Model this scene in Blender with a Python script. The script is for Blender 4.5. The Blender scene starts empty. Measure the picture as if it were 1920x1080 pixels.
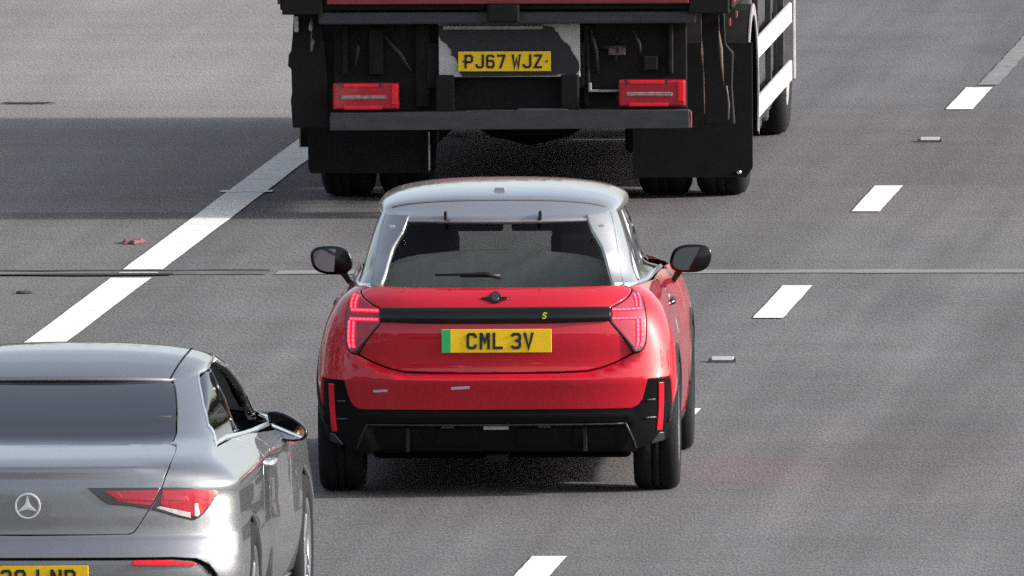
import bpy, bmesh, math, random
import numpy as np
from mathutils import Vector, Matrix
from mathutils.geometry import delaunay_2d_cdt
random.seed(7)
SC = bpy.context.scene
COL = SC.collection
R = math.radians

# ------------------------------------------------------------------ camera
cam_data = bpy.data.cameras.new('camera')
cam_data.sensor_width = 36.0
cam_data.lens = 838.7
cam_data.clip_start = 1.0
cam_data.clip_end = 6000.0
cam = bpy.data.objects.new('camera', cam_data)
COL.objects.link(cam)
cam.matrix_world = Matrix(((0.99726248, 0.00198896, 0.07391614, 7.9144),
                           (0.07361409, 0.06746141, -0.99500247, -135.836),
                           (-0.00696551, 0.99771990, 0.06713032, 8.5774),
                           (0, 0, 0, 1)))
# the basis columns are the camera's right, up and back axes
SC.camera = cam

# ------------------------------------------------------------------ light
SUN_EL, SUN_AZ = 23.0, 92.0          # azimuth clockwise from +Y (the way the traffic drives)
SUN_DIR = Vector((math.sin(R(SUN_AZ)) * math.cos(R(SUN_EL)), math.cos(R(SUN_AZ)) * math.cos(R(SUN_EL)), math.sin(R(SUN_EL))))
world = bpy.data.worlds.new('World')
SC.world = world
world.use_nodes = True
wn = world.node_tree.nodes
sky = wn.new('ShaderNodeTexSky')
sky.sky_type = 'NISHITA'
sky.sun_disc = False
sky.sun_elevation = R(SUN_EL)
sky.sun_rotation = R(SUN_AZ)
sky.air_density = 1.0
sky.dust_density = 2.5
sky.ozone_density = 1.0
wn['Background'].inputs['Strength'].default_value = 0.12
hsv = wn.new('ShaderNodeHueSaturation')          # thin high haze: a paler sky
hsv.inputs['Saturation'].default_value = 0.5
world.node_tree.links.new(sky.outputs['Color'], hsv.inputs['Color'])
world.node_tree.links.new(hsv.outputs['Color'], wn['Background'].inputs['Color'])
sun_data = bpy.data.lights.new('sun', 'SUN')
sun_data.energy = 2.5
sun_data.angle = R(4.0)          # a sun veiled by thin haze
sun_data.color = (1.0, 0.955, 0.90)
sun = bpy.data.objects.new('sun', sun_data)
COL.objects.link(sun)
sun.rotation_euler = SUN_DIR.to_track_quat('Z', 'Y').to_euler()
sun.location = SUN_DIR * 60

SC.view_settings.view_transform = 'Standard'
SC.view_settings.look = 'None'
SC.view_settings.gamma = 1.0
SC.view_settings.exposure = 1.24
SC.cycles.use_denoising = False
SC.cycles.caustics_reflective = False
SC.cycles.max_bounces = 8
SC.cycles.transparent_max_bounces = 16

# ------------------------------------------------------------------ materials
def mat(name, col, rough=0.5, metal=0.0, coat=0.0, spec=0.5, var=0.0, scale=8.0, emit=None, estr=0.0, coat_rough=0.03, rvar=0.0, bump=0.0, stretch=(1, 1, 1), coat_ior=1.5):
    m = bpy.data.materials.new(name)
    m.use_nodes = True
    nt = m.node_tree
    b = nt.nodes['Principled BSDF']
    b.inputs['Base Color'].default_value = (*col, 1)
    b.inputs['Roughness'].default_value = rough
    b.inputs['Metallic'].default_value = metal
    b.inputs['Coat Weight'].default_value = coat
    b.inputs['Coat Roughness'].default_value = coat_rough
    b.inputs['Coat IOR'].default_value = coat_ior
    b.inputs['Specular IOR Level'].default_value = spec
    if emit:
        b.inputs['Emission Color'].default_value = (*emit, 1)
        b.inputs['Emission Strength'].default_value = estr
    if var or rvar or bump:
        tc = nt.nodes.new('ShaderNodeTexCoord')
        mp = nt.nodes.new('ShaderNodeMapping')
        mp.inputs['Scale'].default_value = stretch
        nt.links.new(tc.outputs['Object'], mp.inputs['Vector'])
        n = nt.nodes.new('ShaderNodeTexNoise')
        n.inputs['Scale'].default_value = scale
        n.inputs['Detail'].default_value = 6
        n.inputs['Roughness'].default_value = 0.65
        nt.links.new(mp.outputs['Vector'], n.inputs['Vector'])
        if var:
            r = nt.nodes.new('ShaderNodeMapRange')
            r.inputs['From Min'].default_value = 0.25
            r.inputs['From Max'].default_value = 0.75
            r.inputs['To Min'].default_value = 1 - var
            r.inputs['To Max'].default_value = 1 + var
            nt.links.new(n.outputs['Fac'], r.inputs['Value'])
            mx = nt.nodes.new('ShaderNodeMix')
            mx.data_type = 'RGBA'
            mx.blend_type = 'MULTIPLY'
            mx.inputs[0].default_value = 1
            mx.inputs[6].default_value = (*col, 1)
            nt.links.new(r.outputs['Result'], mx.inputs[7])
            nt.links.new(mx.outputs[2], b.inputs['Base Color'])
        if rvar:
            r2 = nt.nodes.new('ShaderNodeMapRange')
            r2.inputs['From Min'].default_value = 0.25
            r2.inputs['From Max'].default_value = 0.75
            r2.inputs['To Min'].default_value = max(0.02, rough - rvar)
            r2.inputs['To Max'].default_value = min(1, rough + rvar)
            nt.links.new(n.outputs['Fac'], r2.inputs['Value'])
            nt.links.new(r2.outputs['Result'], b.inputs['Roughness'])
        if bump:
            bp = nt.nodes.new('ShaderNodeBump')
            bp.inputs['Strength'].default_value = bump
            bp.inputs['Distance'].default_value = 0.01
            nt.links.new(n.outputs['Fac'], bp.inputs['Height'])
            nt.links.new(bp.outputs['Normal'], b.inputs['Normal'])
    return m

def glass_mat(name, tint, ior=1.5, rough=0.02):
    m = bpy.data.materials.new(name)
    m.use_nodes = True
    nt = m.node_tree
    for n in list(nt.nodes):
        nt.nodes.remove(n)
    out = nt.nodes.new('ShaderNodeOutputMaterial')
    mx = nt.nodes.new('ShaderNodeMixShader')
    # Fresnel by Schlick's formula on the angle itself, the same from both sides of a thin pane
    f0 = ((ior - 1) / (ior + 1)) ** 2
    ge = nt.nodes.new('ShaderNodeNewGeometry')
    def op(kind, a, b=None):
        k = nt.nodes.new('ShaderNodeMath'); k.operation = kind
        for i, q in enumerate((a, b)):
            if q is None:
                continue
            if isinstance(q, float):
                k.inputs[i].default_value = q
            else:
                nt.links.new(q, k.inputs[i])
        return k.outputs[0]
    dt = nt.nodes.new('ShaderNodeVectorMath'); dt.operation = 'DOT_PRODUCT'
    nt.links.new(ge.outputs['Normal'], dt.inputs[0]); nt.links.new(ge.outputs['Incoming'], dt.inputs[1])
    c1 = op('SUBTRACT', 1.0, op('MINIMUM', op('ABSOLUTE', dt.outputs['Value']), 1.0))
    fac = op('ADD', op('MULTIPLY', op('POWER', c1, 5.0), 1.0 - f0), f0)
    tr = nt.nodes.new('ShaderNodeBsdfTransparent')
    tr.inputs['Color'].default_value = (*tint, 1)
    gl = nt.nodes.new('ShaderNodeBsdfGlossy')
    gl.inputs['Roughness'].default_value = rough
    gl.inputs['Color'].default_value = (0.95, 0.97, 1, 1)
    nt.links.new(fac, mx.inputs['Fac'])
    nt.links.new(tr.outputs['BSDF'], mx.inputs[1])
    nt.links.new(gl.outputs['BSDF'], mx.inputs[2])
    nt.links.new(mx.outputs['Shader'], out.inputs['Surface'])
    return m

def asphalt(name, col, dark=0.64, light=1.36, blotch=0.20, spec=0.12, stain=(0.2, 0.7)):
    m = bpy.data.materials.new(name)
    m.use_nodes = True
    nt = m.node_tree
    b = nt.nodes['Principled BSDF']
    b.inputs['Roughness'].default_value = 0.92
    b.inputs['Specular IOR Level'].default_value = spec
    tc = nt.nodes.new('ShaderNodeTexCoord')
    def noise(scale, stretch, detail=4):
        mp = nt.nodes.new('ShaderNodeMapping')
        mp.inputs['Scale'].default_value = stretch
        nt.links.new(tc.outputs['Object'], mp.inputs['Vector'])
        n = nt.nodes.new('ShaderNodeTexNoise')
        n.inputs['Scale'].default_value = scale
        n.inputs['Detail'].default_value = detail
        n.inputs['Roughness'].default_value = 0.7
        nt.links.new(mp.outputs['Vector'], n.inputs['Vector'])
        return n
    def rng(n, lo, hi, a=0.3, c=0.7):
        r = nt.nodes.new('ShaderNodeMapRange')
        r.inputs['From Min'].default_value = a
        r.inputs['From Max'].default_value = c
        r.inputs['To Min'].default_value = lo
        r.inputs['To Max'].default_value = hi
        nt.links.new(n.outputs['Fac'], r.inputs['Value'])
        return r
    def mul(a, c):
        k = nt.nodes.new('ShaderNodeMath')
        k.operation = 'MULTIPLY'
        nt.links.new(a, k.inputs[0])
        nt.links.new(c, k.inputs[1])
        return k.outputs[0]
    grain = rng(noise(95, (1, 0.13, 1), 2), dark, light, 0.36, 0.64)          # aggregate and binder
    patch_ = rng(noise(0.45, (1, 0.35, 1), 5), 1 - blotch, 1 + blotch)   # worn and polished patches
    track = rng(noise(1.5, (1, 0.02, 1), 3), 1 - blotch, 1 + blotch)   # streaks along the wheel tracks
    cross = rng(noise(1.1, (0.03, 1, 1), 3), 0.94, 1.06)
    v = mul(mul(mul(grain.outputs[0], patch_.outputs[0]), track.outputs[0]), cross.outputs[0])
    hue = noise(3.0, (1, 0.3, 1), 4)
    cr = nt.nodes.new('ShaderNodeMix')
    cr.data_type = 'RGBA'
    cr.inputs[6].default_value = (col[0] * 1.04, col[1], col[2] * 0.96, 1)
    cr.inputs[7].default_value = (col[0] * 0.96, col[1], col[2] * 1.08, 1)
    nt.links.new(hue.outputs['Fac'], cr.inputs[0])
    mx = nt.nodes.new('ShaderNodeMix')
    mx.data_type = 'RGBA'
    mx.blend_type = 'MULTIPLY'
    mx.inputs[0].default_value = 1
    nt.links.new(cr.outputs[2], mx.inputs[6])
    nt.links.new(v, mx.inputs[7])
    nt.links.new(mx.outputs[2], b.inputs['Base Color'])
    bp = nt.nodes.new('ShaderNodeBump')
    bp.inputs['Strength'].default_value = 0.25
    bp.inputs['Distance'].default_value = 0.004
    g2 = noise(120, (1, 1, 1), 3)
    nt.links.new(g2.outputs['Fac'], bp.inputs['Height'])
    nt.links.new(bp.outputs['Normal'], b.inputs['Normal'])
    return m

M = {}
M['asphalt_near'] = asphalt('asphalt_near', (0.124, 0.121, 0.119))
M['asphalt_far'] = asphalt('asphalt_far', (0.120, 0.117, 0.117))
M['shoulder_near'] = asphalt('shoulder_near', (0.130, 0.127, 0.123))
M['shoulder_far'] = asphalt('shoulder_far', (0.195, 0.188, 0.176), blotch=0.10)
M['wood'] = mat('winter_wood', (0.085, 0.075, 0.045), 0.95, spec=0.05, var=0.4, scale=0.8)
M['grass'] = mat('verge_grass', (0.075, 0.08, 0.045), 0.95, spec=0.1, var=0.4, scale=1.5)
M['paint'] = mat('road_paint', (0.70, 0.69, 0.65), 0.75, spec=0.2, var=0.12, scale=7, stretch=(0.5, 2.2, 1))
def chip_paint(m, under):
    nt = m.node_tree
    b = nt.nodes['Principled BSDF']
    src = b.inputs['Base Color'].links[0].from_socket
    tc = nt.nodes.new('ShaderNodeTexCoord')
    mp = nt.nodes.new('ShaderNodeMapping')
    mp.inputs['Scale'].default_value = (1.0, 0.35, 1)
    nt.links.new(tc.outputs['Object'], mp.inputs['Vector'])
    n = nt.nodes.new('ShaderNodeTexNoise')
    n.inputs['Scale'].default_value = 26
    n.inputs['Detail'].default_value = 8
    n.inputs['Roughness'].default_value = 0.75
    nt.links.new(mp.outputs['Vector'], n.inputs['Vector'])
    r = nt.nodes.new('ShaderNodeMapRange')
    r.inputs['From Min'].default_value = 0.57
    r.inputs['From Max'].default_value = 0.72
    r.inputs['To Max'].default_value = 0.75
    nt.links.new(n.outputs['Fac'], r.inputs['Value'])
    mx = nt.nodes.new('ShaderNodeMix')
    mx.data_type = 'RGBA'
    nt.links.new(r.outputs['Result'], mx.inputs[0])
    nt.links.new(src, mx.inputs[6])
    mx.inputs[7].default_value = (*under, 1)
    nt.links.new(mx.outputs[2], b.inputs['Base Color'])
chip_paint(M['paint'], (0.22, 0.215, 0.21))
M['paint_worn'] = mat('worn_road_paint', (0.20, 0.20, 0.198), 0.85, spec=0.1, var=0.4, scale=9)
M['sealant'] = mat('joint_sealant', (0.02, 0.02, 0.021), 0.8, spec=0.2, var=0.3, scale=20)
M['joint_pale'] = mat('joint_pale_mortar', (0.215, 0.212, 0.20), 0.9, spec=0.1, var=0.25, scale=4)
M['joint_dark'] = mat('joint_edge', (0.08, 0.078, 0.075), 0.9, spec=0.1, var=0.3, scale=6)
M['joint'] = mat('joint_mortar', (0.13, 0.13, 0.125), 0.9, spec=0.1, var=0.35, scale=3)
M['red_paint'] = mat('red_car_paint', (0.47, 0.005, 0.019), 0.5, coat=1.0, spec=0.15, coat_rough=0.03, coat_ior=1.5, var=0.015, scale=2)
M['silver_roof'] = mat('silver_roof_paint', (0.33, 0.338, 0.352), 0.30, metal=0.75, coat=1.0, coat_rough=0.03, var=0.04, scale=3)
M['silver_car'] = mat('metallic_grey_paint', (0.26, 0.27, 0.285), 0.46, metal=0.95, coat=1.0, coat_rough=0.02, var=0.05, scale=3)
M['black_gloss'] = mat('gloss_black_trim', (0.004, 0.004, 0.005), 0.28, coat=0.2, spec=0.35, var=0.2, scale=5)
M['black_trim'] = mat('satin_black_lower_trim', (0.005, 0.005, 0.0055), 0.42, spec=0.14, var=0.3, scale=7)
M['trim_edge'] = mat('grey_trim_edge', (0.022, 0.022, 0.024), 0.4, spec=0.4, var=0.3, scale=9)  # a little greyer than the rest of the lower trim
M['black_satin'] = mat('satin_black_plastic', (0.007, 0.007, 0.008), 0.5, spec=0.3, var=0.25, scale=6)
M['black_matt'] = mat('matt_black_underbody', (0.010, 0.010, 0.010), 0.85, spec=0.2, var=0.3, scale=6)
M['groove'] = mat('panel_gap_black', (0.006, 0.006, 0.006), 0.9, spec=0.1, var=0.2)
M['groove_grey'] = mat('seam_grey', (0.12, 0.12, 0.125), 0.7, var=0.2)
M['rubber'] = mat('tyre_rubber', (0.008, 0.008, 0.009), 0.8, spec=0.25, var=0.3, scale=25, bump=0.3)
M['rim_alloy'] = mat('alloy_wheel', (0.35, 0.36, 0.38), 0.35, metal=0.9, var=0.1, scale=10)
M['rim_dark'] = mat('dark_alloy_wheel', (0.05, 0.05, 0.055), 0.35, metal=0.7, var=0.15, scale=10)
M['chrome'] = mat('chrome', (0.88, 0.89, 0.90), 0.25, metal=1.0, var=0.03)
M['emblem'] = mat('polished_emblem', (0.80, 0.81, 0.83), 0.35, metal=0.25, var=0.04)
M['dark_chrome'] = mat('dark_chrome', (0.10, 0.10, 0.105), 0.3, metal=0.8, var=0.1)
M['lens'] = mat('dark_red_lamp_lens', (0.40, 0.038, 0.065), 0.35, coat=0.25, spec=0.3, var=0.15, scale=14)
M['lens_rim'] = mat('lamp_rim_dark_red', (0.028, 0.012, 0.013), 0.25, coat=1.0, var=0.15, scale=14)
M['led'] = mat('lit_red_light_strip', (0.5, 0.01, 0.03), 0.4, spec=0.2, emit=(1.0, 0.012, 0.05), estr=0.40, var=0.1, scale=40)
M['led_core'] = mat('lit_pink_light_core', (0.5, 0.08, 0.14), 0.4, spec=0.2, emit=(1.0, 0.15, 0.24), estr=0.42, var=0.1, scale=40)
M['reflector'] = mat('red_reflector', (0.80, 0.006, 0.022), 0.3, coat=0.3, var=0.06, scale=60)
M['lens_bright'] = mat('bright_red_lens', (0.40, 0.004, 0.020), 0.25, coat=0.5, var=0.2, scale=30)
M['lens_dim'] = mat('dim_lamp_insert', (0.30, 0.20, 0.21), 0.3, coat=0.5, var=0.6, scale=45)
M['lens_clear'] = mat('clear_lamp_insert', (0.55, 0.50, 0.50), 0.2, coat=1.0, metal=0.3, var=0.3, scale=60)
M['plate_yellow'] = mat('number_plate_yellow', (0.92, 0.58, 0.010), 0.4, spec=0.4, var=0.07, scale=18)
M['plate_black'] = mat('number_plate_black', (0.012, 0.011, 0.012), 0.5, var=0.2, scale=30)
M['plate_green'] = mat('number_plate_green', (0.02, 0.40, 0.12), 0.4, var=0.06, scale=18)
M['badge_yellow'] = mat('yellow_green_lettering', (0.65, 0.68, 0.06), 0.4, var=0.1)
M['glass'] = glass_mat('tinted_glass', (0.60, 0.64, 0.62), 1.30)
M['glass_dark'] = glass_mat('dark_tinted_glass', (0.11, 0.12, 0.12), 1.75)
M['mirror_dim'] = mat('tinted_mirror_glass', (0.30, 0.33, 0.35), 0.05, metal=1.0, var=0.05)
M['mirror'] = mat('mirror_glass', (0.70, 0.74, 0.76), 0.04, metal=1.0, var=0.03)
M['seat'] = mat('grey_seat_fabric', (0.30, 0.31, 0.31), 0.85, var=0.15, scale=20)
M['seat_dark'] = mat('dark_seat_fabric', (0.012, 0.012, 0.012), 0.85, var=0.2, scale=20)
M['truck_black'] = mat('dirty_black_chassis', (0.008, 0.0076, 0.0072), 0.75, spec=0.25, var=0.5, scale=9, rvar=0.15)
M['truck_dust'] = mat('dusty_chassis_steel', (0.014, 0.013, 0.012), 0.85, spec=0.2, var=0.5, scale=14)
M['truck_bar'] = mat('dusty_bumper_steel', (0.038, 0.039, 0.044), 0.6, spec=0.4, var=0.3, scale=7, stretch=(1, 1, 3))
M['truck_red'] = mat('lorry_red_paint', (0.20, 0.022, 0.028), 0.55, coat=0.1, var=0.2, scale=5)
M['truck_white'] = mat('lorry_white_rail', (0.52, 0.51, 0.48), 0.5, var=0.08, scale=8)
M['truck_grey'] = mat('galvanised_steel', (0.34, 0.33, 0.34), 0.5, metal=0.4, var=0.25, scale=10)
M['panel_grey'] = mat('scuffed_aluminium_panel', (0.46, 0.45, 0.44), 0.6, metal=0.2, var=0.18, scale=22)
M['tape'] = mat('torn_black_sheet', (0.010, 0.010, 0.012), 0.55, var=0.4, scale=12)
M['flap'] = mat('rubber_mudflap', (0.011, 0.011, 0.012), 0.8, spec=0.2, var=0.3, scale=8)
M['rust_and_sunlit_brown'] = mat('rust_and_sunlit_steel', (0.10, 0.075, 0.06), 0.8, var=0.4, scale=18)  # rust, and the sunlit brown painted on the bracket's edge rods
M['orange'] = mat('orange_marker_lens', (0.28, 0.05, 0.04), 0.3, coat=0.5, var=0.1)
M['stud_white'] = mat('stud_reflector_white', (0.50, 0.51, 0.53), 0.25, coat=0.5, var=0.05)
M['stud_iron'] = mat('stud_housing_rubber', (0.06, 0.06, 0.06), 0.8, var=0.3, scale=30)
M['debris_red'] = mat('faded_red_plastic', (0.15, 0.055, 0.06), 0.7, var=0.3, scale=20)
M['debris_dark'] = mat('dark_rubber_scrap', (0.03, 0.022, 0.022), 0.85, var=0.3, scale=20)
M['skin'] = mat('skin', (0.50, 0.28, 0.19), 0.55, var=0.08, scale=15)
M['hair'] = mat('brown_hair', (0.05, 0.03, 0.02), 0.7, var=0.2, scale=30)
M['cloth'] = mat('dark_jacket', (0.03, 0.032, 0.04), 0.9, var=0.2, scale=20)

# ------------------------------------------------------------------ mesh helpers
def link(name, me, m, parent=None, smooth=False):
    if smooth:
        me.polygons.foreach_set('use_smooth', [True] * len(me.polygons))
    o = bpy.data.objects.new(name, me)
    COL.objects.link(o)
    if m:
        me.materials.append(M[m] if isinstance(m, str) else m)
    if parent:
        o.parent = parent
    return o

def from_data(name, v, f, m, parent=None, smooth=False):
    me = bpy.data.meshes.new(name)
    me.from_pydata([tuple(map(float, p)) for p in v], [], [tuple(map(int, q)) for q in f])
    me.update()
    return link(name, me, m, parent, smooth)

def from_bm(name, bm, m, parent=None, smooth=False):
    bmesh.ops.recalc_face_normals(bm, faces=bm.faces)
    me = bpy.data.meshes.new(name)
    bm.to_mesh(me)
    bm.free()
    return link(name, me, m, parent, smooth)

def bm_box(bm, x0, x1, y0, y1, z0, z1, bev=0.0, mtx=None, seg=2):
    r = bmesh.ops.create_cube(bm, size=1)
    vs = r['verts']
    for v in vs:
        v.co = Vector(((x0 + x1) / 2 + v.co.x * (x1 - x0), (y0 + y1) / 2 + v.co.y * (y1 - y0), (z0 + z1) / 2 + v.co.z * (z1 - z0)))
        if mtx:
            v.co = mtx @ v.co
    if bev:
        es = list({e for v in vs for e in v.link_edges})
        bmesh.ops.bevel(bm, geom=es, offset=bev, segments=seg, affect='EDGES', profile=0.5)

def box(name, x0, x1, y0, y1, z0, z1, m, parent=None, bev=0.0, mtx=None, smooth=False):
    bm = bmesh.new()
    bm_box(bm, x0, x1, y0, y1, z0, z1, bev, mtx)
    return from_bm(name, bm, m, parent, smooth)

def bm_tube(bm, pts, rad, seg=8):
    pts = [Vector(p) for p in pts]
    rings = []
    for i, p in enumerate(pts):
        d = (pts[min(i + 1, len(pts) - 1)] - pts[max(i - 1, 0)]).normalized()
        a = d.cross(Vector((0, 0, 1)))
        if a.length < 0.05:
            a = d.cross(Vector((0, 1, 0)))
        a.normalize()
        b = d.cross(a)
        r = rad[i] if isinstance(rad, (list, tuple)) else rad
        rings.append([bm.verts.new(p + a * (r * math.cos(t * 2 * math.pi / seg)) + b * (r * math.sin(t * 2 * math.pi / seg))) for t in range(seg)])
    for i in range(len(rings) - 1):
        for t in range(seg):
            bm.faces.new((rings[i][t], rings[i][(t + 1) % seg], rings[i + 1][(t + 1) % seg], rings[i + 1][t]))
    bm.faces.new(rings[0])
    bm.faces.new(rings[-1][::-1])

def tube(name, pts, rad, m, parent=None, seg=8, smooth=True):
    bm = bmesh.new()
    bm_tube(bm, pts, rad, seg)
    return from_bm(name, bm, m, parent, smooth)

def lathe_x(name, prof, m, parent, cx, cy, cz, seg=48, smooth=True):
    """revolve a profile of (x offset, radius) round an axle that lies along X"""
    bm = bmesh.new()
    rings = []
    for k in range(seg):
        a = 2 * math.pi * k / seg
        rings.append([bm.verts.new((cx + x, cy + r * math.cos(a), cz + r * math.sin(a))) for x, r in prof])
    for k in range(seg):
        A, B = rings[k], rings[(k + 1) % seg]
        for i in range(len(prof) - 1):
            bm.faces.new((A[i], A[i + 1], B[i + 1], B[i]))
    return from_bm(name, bm, m, parent, smooth)

def prism(name, pts, axis, a0, a1, m, parent=None, bev=0.0):
    """extrude a polygon; axis 'y': pts are (x, z); axis 'x': pts are (y, z); axis 'z': pts are (x, y)"""
    bm = bmesh.new()
    def mk(p, a):
        return {'y': (p[0], a, p[1]), 'x': (a, p[0], p[1]), 'z': (p[0], p[1], a)}[axis]
    A = [bm.verts.new(mk(p, a0)) for p in pts]
    B = [bm.verts.new(mk(p, a1)) for p in pts]
    n = len(pts)
    bm.faces.new(A)
    bm.faces.new(B[::-1])
    for i in range(n):
        bm.faces.new((A[i], B[i], B[(i + 1) % n], A[(i + 1) % n]))
    if bev:
        bmesh.ops.bevel(bm, geom=list(bm.edges), offset=bev, segments=2, affect='EDGES', profile=0.5)
    return from_bm(name, bm, m, parent)

def thing(name, label, cat, loc=(0, 0, 0), rz=0.0, group=None):
    o = bpy.data.objects.new(name, None)
    COL.objects.link(o)
    o.location = loc
    o.rotation_euler = (0, 0, rz)
    o['label'] = label
    o['category'] = cat
    if group:
        o['group'] = group
    return o

def tag(o, label, cat, group=None):
    o['label'] = label
    o['category'] = cat
    if group:
        o['group'] = group
    return o

def struct(o):
    o['kind'] = 'structure'
    return o

# ------------------------------------------------------------------ stroke lettering (number plates), units of a 50 x 79 character
GL = {
 'C': [[(43, 55), (43, 63), (36, 72), (14, 72), (7, 63), (7, 16), (14, 7), (36, 7), (43, 16), (43, 24)]],
 'M': [[(7, 0), (7, 79)], [(43, 0), (43, 79)], [(9, 76), (25, 36), (41, 76)]],
 'L': [[(7, 79), (7, 7), (49, 7)]],
 '3': [[(7, 61), (8, 65), (15, 72), (36, 72), (43, 64), (43, 48), (36, 41), (21, 41)], [(36, 41), (43, 33), (43, 16), (36, 7), (14, 7), (7, 14), (6, 18)]],
 'V': [[(6, 79), (25, 4), (44, 79)]],
 'P': [[(7, 0), (7, 72), (35, 72), (43, 64), (43, 44), (35, 36), (7, 36)]],
 'J': [[(43, 79), (43, 16), (36, 7), (14, 7), (7, 16), (7, 25)]],
 '6': [[(42, 60), (42, 64), (35, 72), (14, 72), (7, 63), (7, 16), (14, 7), (36, 7), (43, 16), (43, 34), (36, 43), (14, 43), (8, 38)]],
 '7': [[(3, 72), (43, 72), (19, 0)]],
 'W': [[(5, 79), (14, 4), (25, 52), (36, 4), (45, 79)]],
 'Z': [[(4, 72), (43, 72), (7, 7), (47, 7)]],
 '2': [[(7, 60), (8, 65), (15, 72), (36, 72), (43, 64), (43, 50), (8, 7), (47, 7)]],
 '0': [[(7, 40), (7, 63), (14, 72), (36, 72), (43, 63), (43, 16), (36, 7), (14, 7), (7, 16), (7, 40)]],
 'N': [[(7, 0), (7, 79)], [(43, 0), (43, 79)], [(8, 77), (42, 2)]],
 'S': [[(43, 60), (36, 72), (14, 72), (7, 63), (7, 52), (14, 43), (36, 36), (43, 28), (43, 16), (36, 7), (14, 7), (7, 18)]],
}
def glyph(name, ch, x, z, h, m, parent, y, th=0.0025, stroke=13.0, slant=0.0):
    s = h / 79.0
    bm = bmesh.new()
    for k, pl in enumerate(GL[ch]):
        hw = stroke / 2
        P = [Vector(p) for p in pl]
        Lf, Rt = [], []
        for i, p in enumerate(P):
            a = (P[i] - P[i - 1]).normalized() if i > 0 else (P[1] - P[0]).normalized()
            b = (P[i + 1] - P[i]).normalized() if i < len(P) - 1 else a
            t = (a + b).normalized()
            nrm = Vector((-t.y, t.x))
            c = max(0.45, abs(nrm.dot(Vector((-a.y, a.x)))))
            Lf.append(p + nrm * hw / c)
            Rt.append(p - nrm * hw / c)
        yy = y - k * 0.0004
        def v(p, d):
            return bm.verts.new((x + (p.x + slant * p.y - 25) * s, yy + d, z + (p.y - 39.5) * s))
        fl = [v(p, -th) for p in Lf]; fr = [v(p, -th) for p in Rt]
        bl = [v(p, 0.001) for p in Lf]; br = [v(p, 0.001) for p in Rt]
        for i in range(len(P) - 1):
            bm.faces.new((fl[i], fl[i + 1], fr[i + 1], fr[i]))
            bm.faces.new((fl[i], bl[i], bl[i + 1], fl[i + 1]))
            bm.faces.new((fr[i], fr[i + 1], br[i + 1], br[i]))
        bm.faces.new((fl[0], fr[0], br[0], bl[0]))
        bm.faces.new((fl[-1], bl[-1], br[-1], fr[-1]))
    return from_bm(name, bm, m, parent)

def number_plate(parent, cx, cz, y, chars, green=False, tilt=0.0):
    """chars: list of (character, x offset of its middle). The plate's face looks to -Y."""
    p = box('number_plate', cx - 0.26, cx + 0.26, y, y + 0.006, cz - 0.0555, cz + 0.0555, 'plate_yellow', parent, 0.002)
    for ch, dx in chars:
        glyph('plate_character', ch, cx + dx, cz, 0.079, 'plate_black', p, y - 0.0006)
    if green:
        box('green_band', cx - 0.2585, cx - 0.218, y - 0.0012, y + 0.002, cz - 0.054, cz + 0.054, 'plate_green', p)
    return p

# ------------------------------------------------------------------ car body shell: horizontal slices with rounded ends
def pchip(xs, ys):
    xs = np.array(xs, float); ys = np.array(ys, float)
    h = np.diff(xs); d = np.diff(ys) / h
    m = np.zeros(len(xs))
    for i in range(1, len(xs) - 1):
        if d[i - 1] * d[i] > 0:
            w1 = 2 * h[i] + h[i - 1]; w2 = h[i] + 2 * h[i - 1]
            m[i] = (w1 + w2) / (w1 / d[i - 1] + w2 / d[i])
    m[0] = d[0]; m[-1] = d[-1]
    def f(x):
        x = np.clip(np.asarray(x, float), xs[0], xs[-1])
        i = np.clip(np.searchsorted(xs, x) - 1, 0, len(xs) - 2)
        t = (x - xs[i]) / h[i]
        return ((2 * t**3 - 3 * t**2 + 1) * ys[i] + (t**3 - 2 * t**2 + t) * h[i] * m[i] + (-2 * t**3 + 3 * t**2) * ys[i + 1] + (t**3 - t**2) * h[i] * m[i + 1])
    return f

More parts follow.
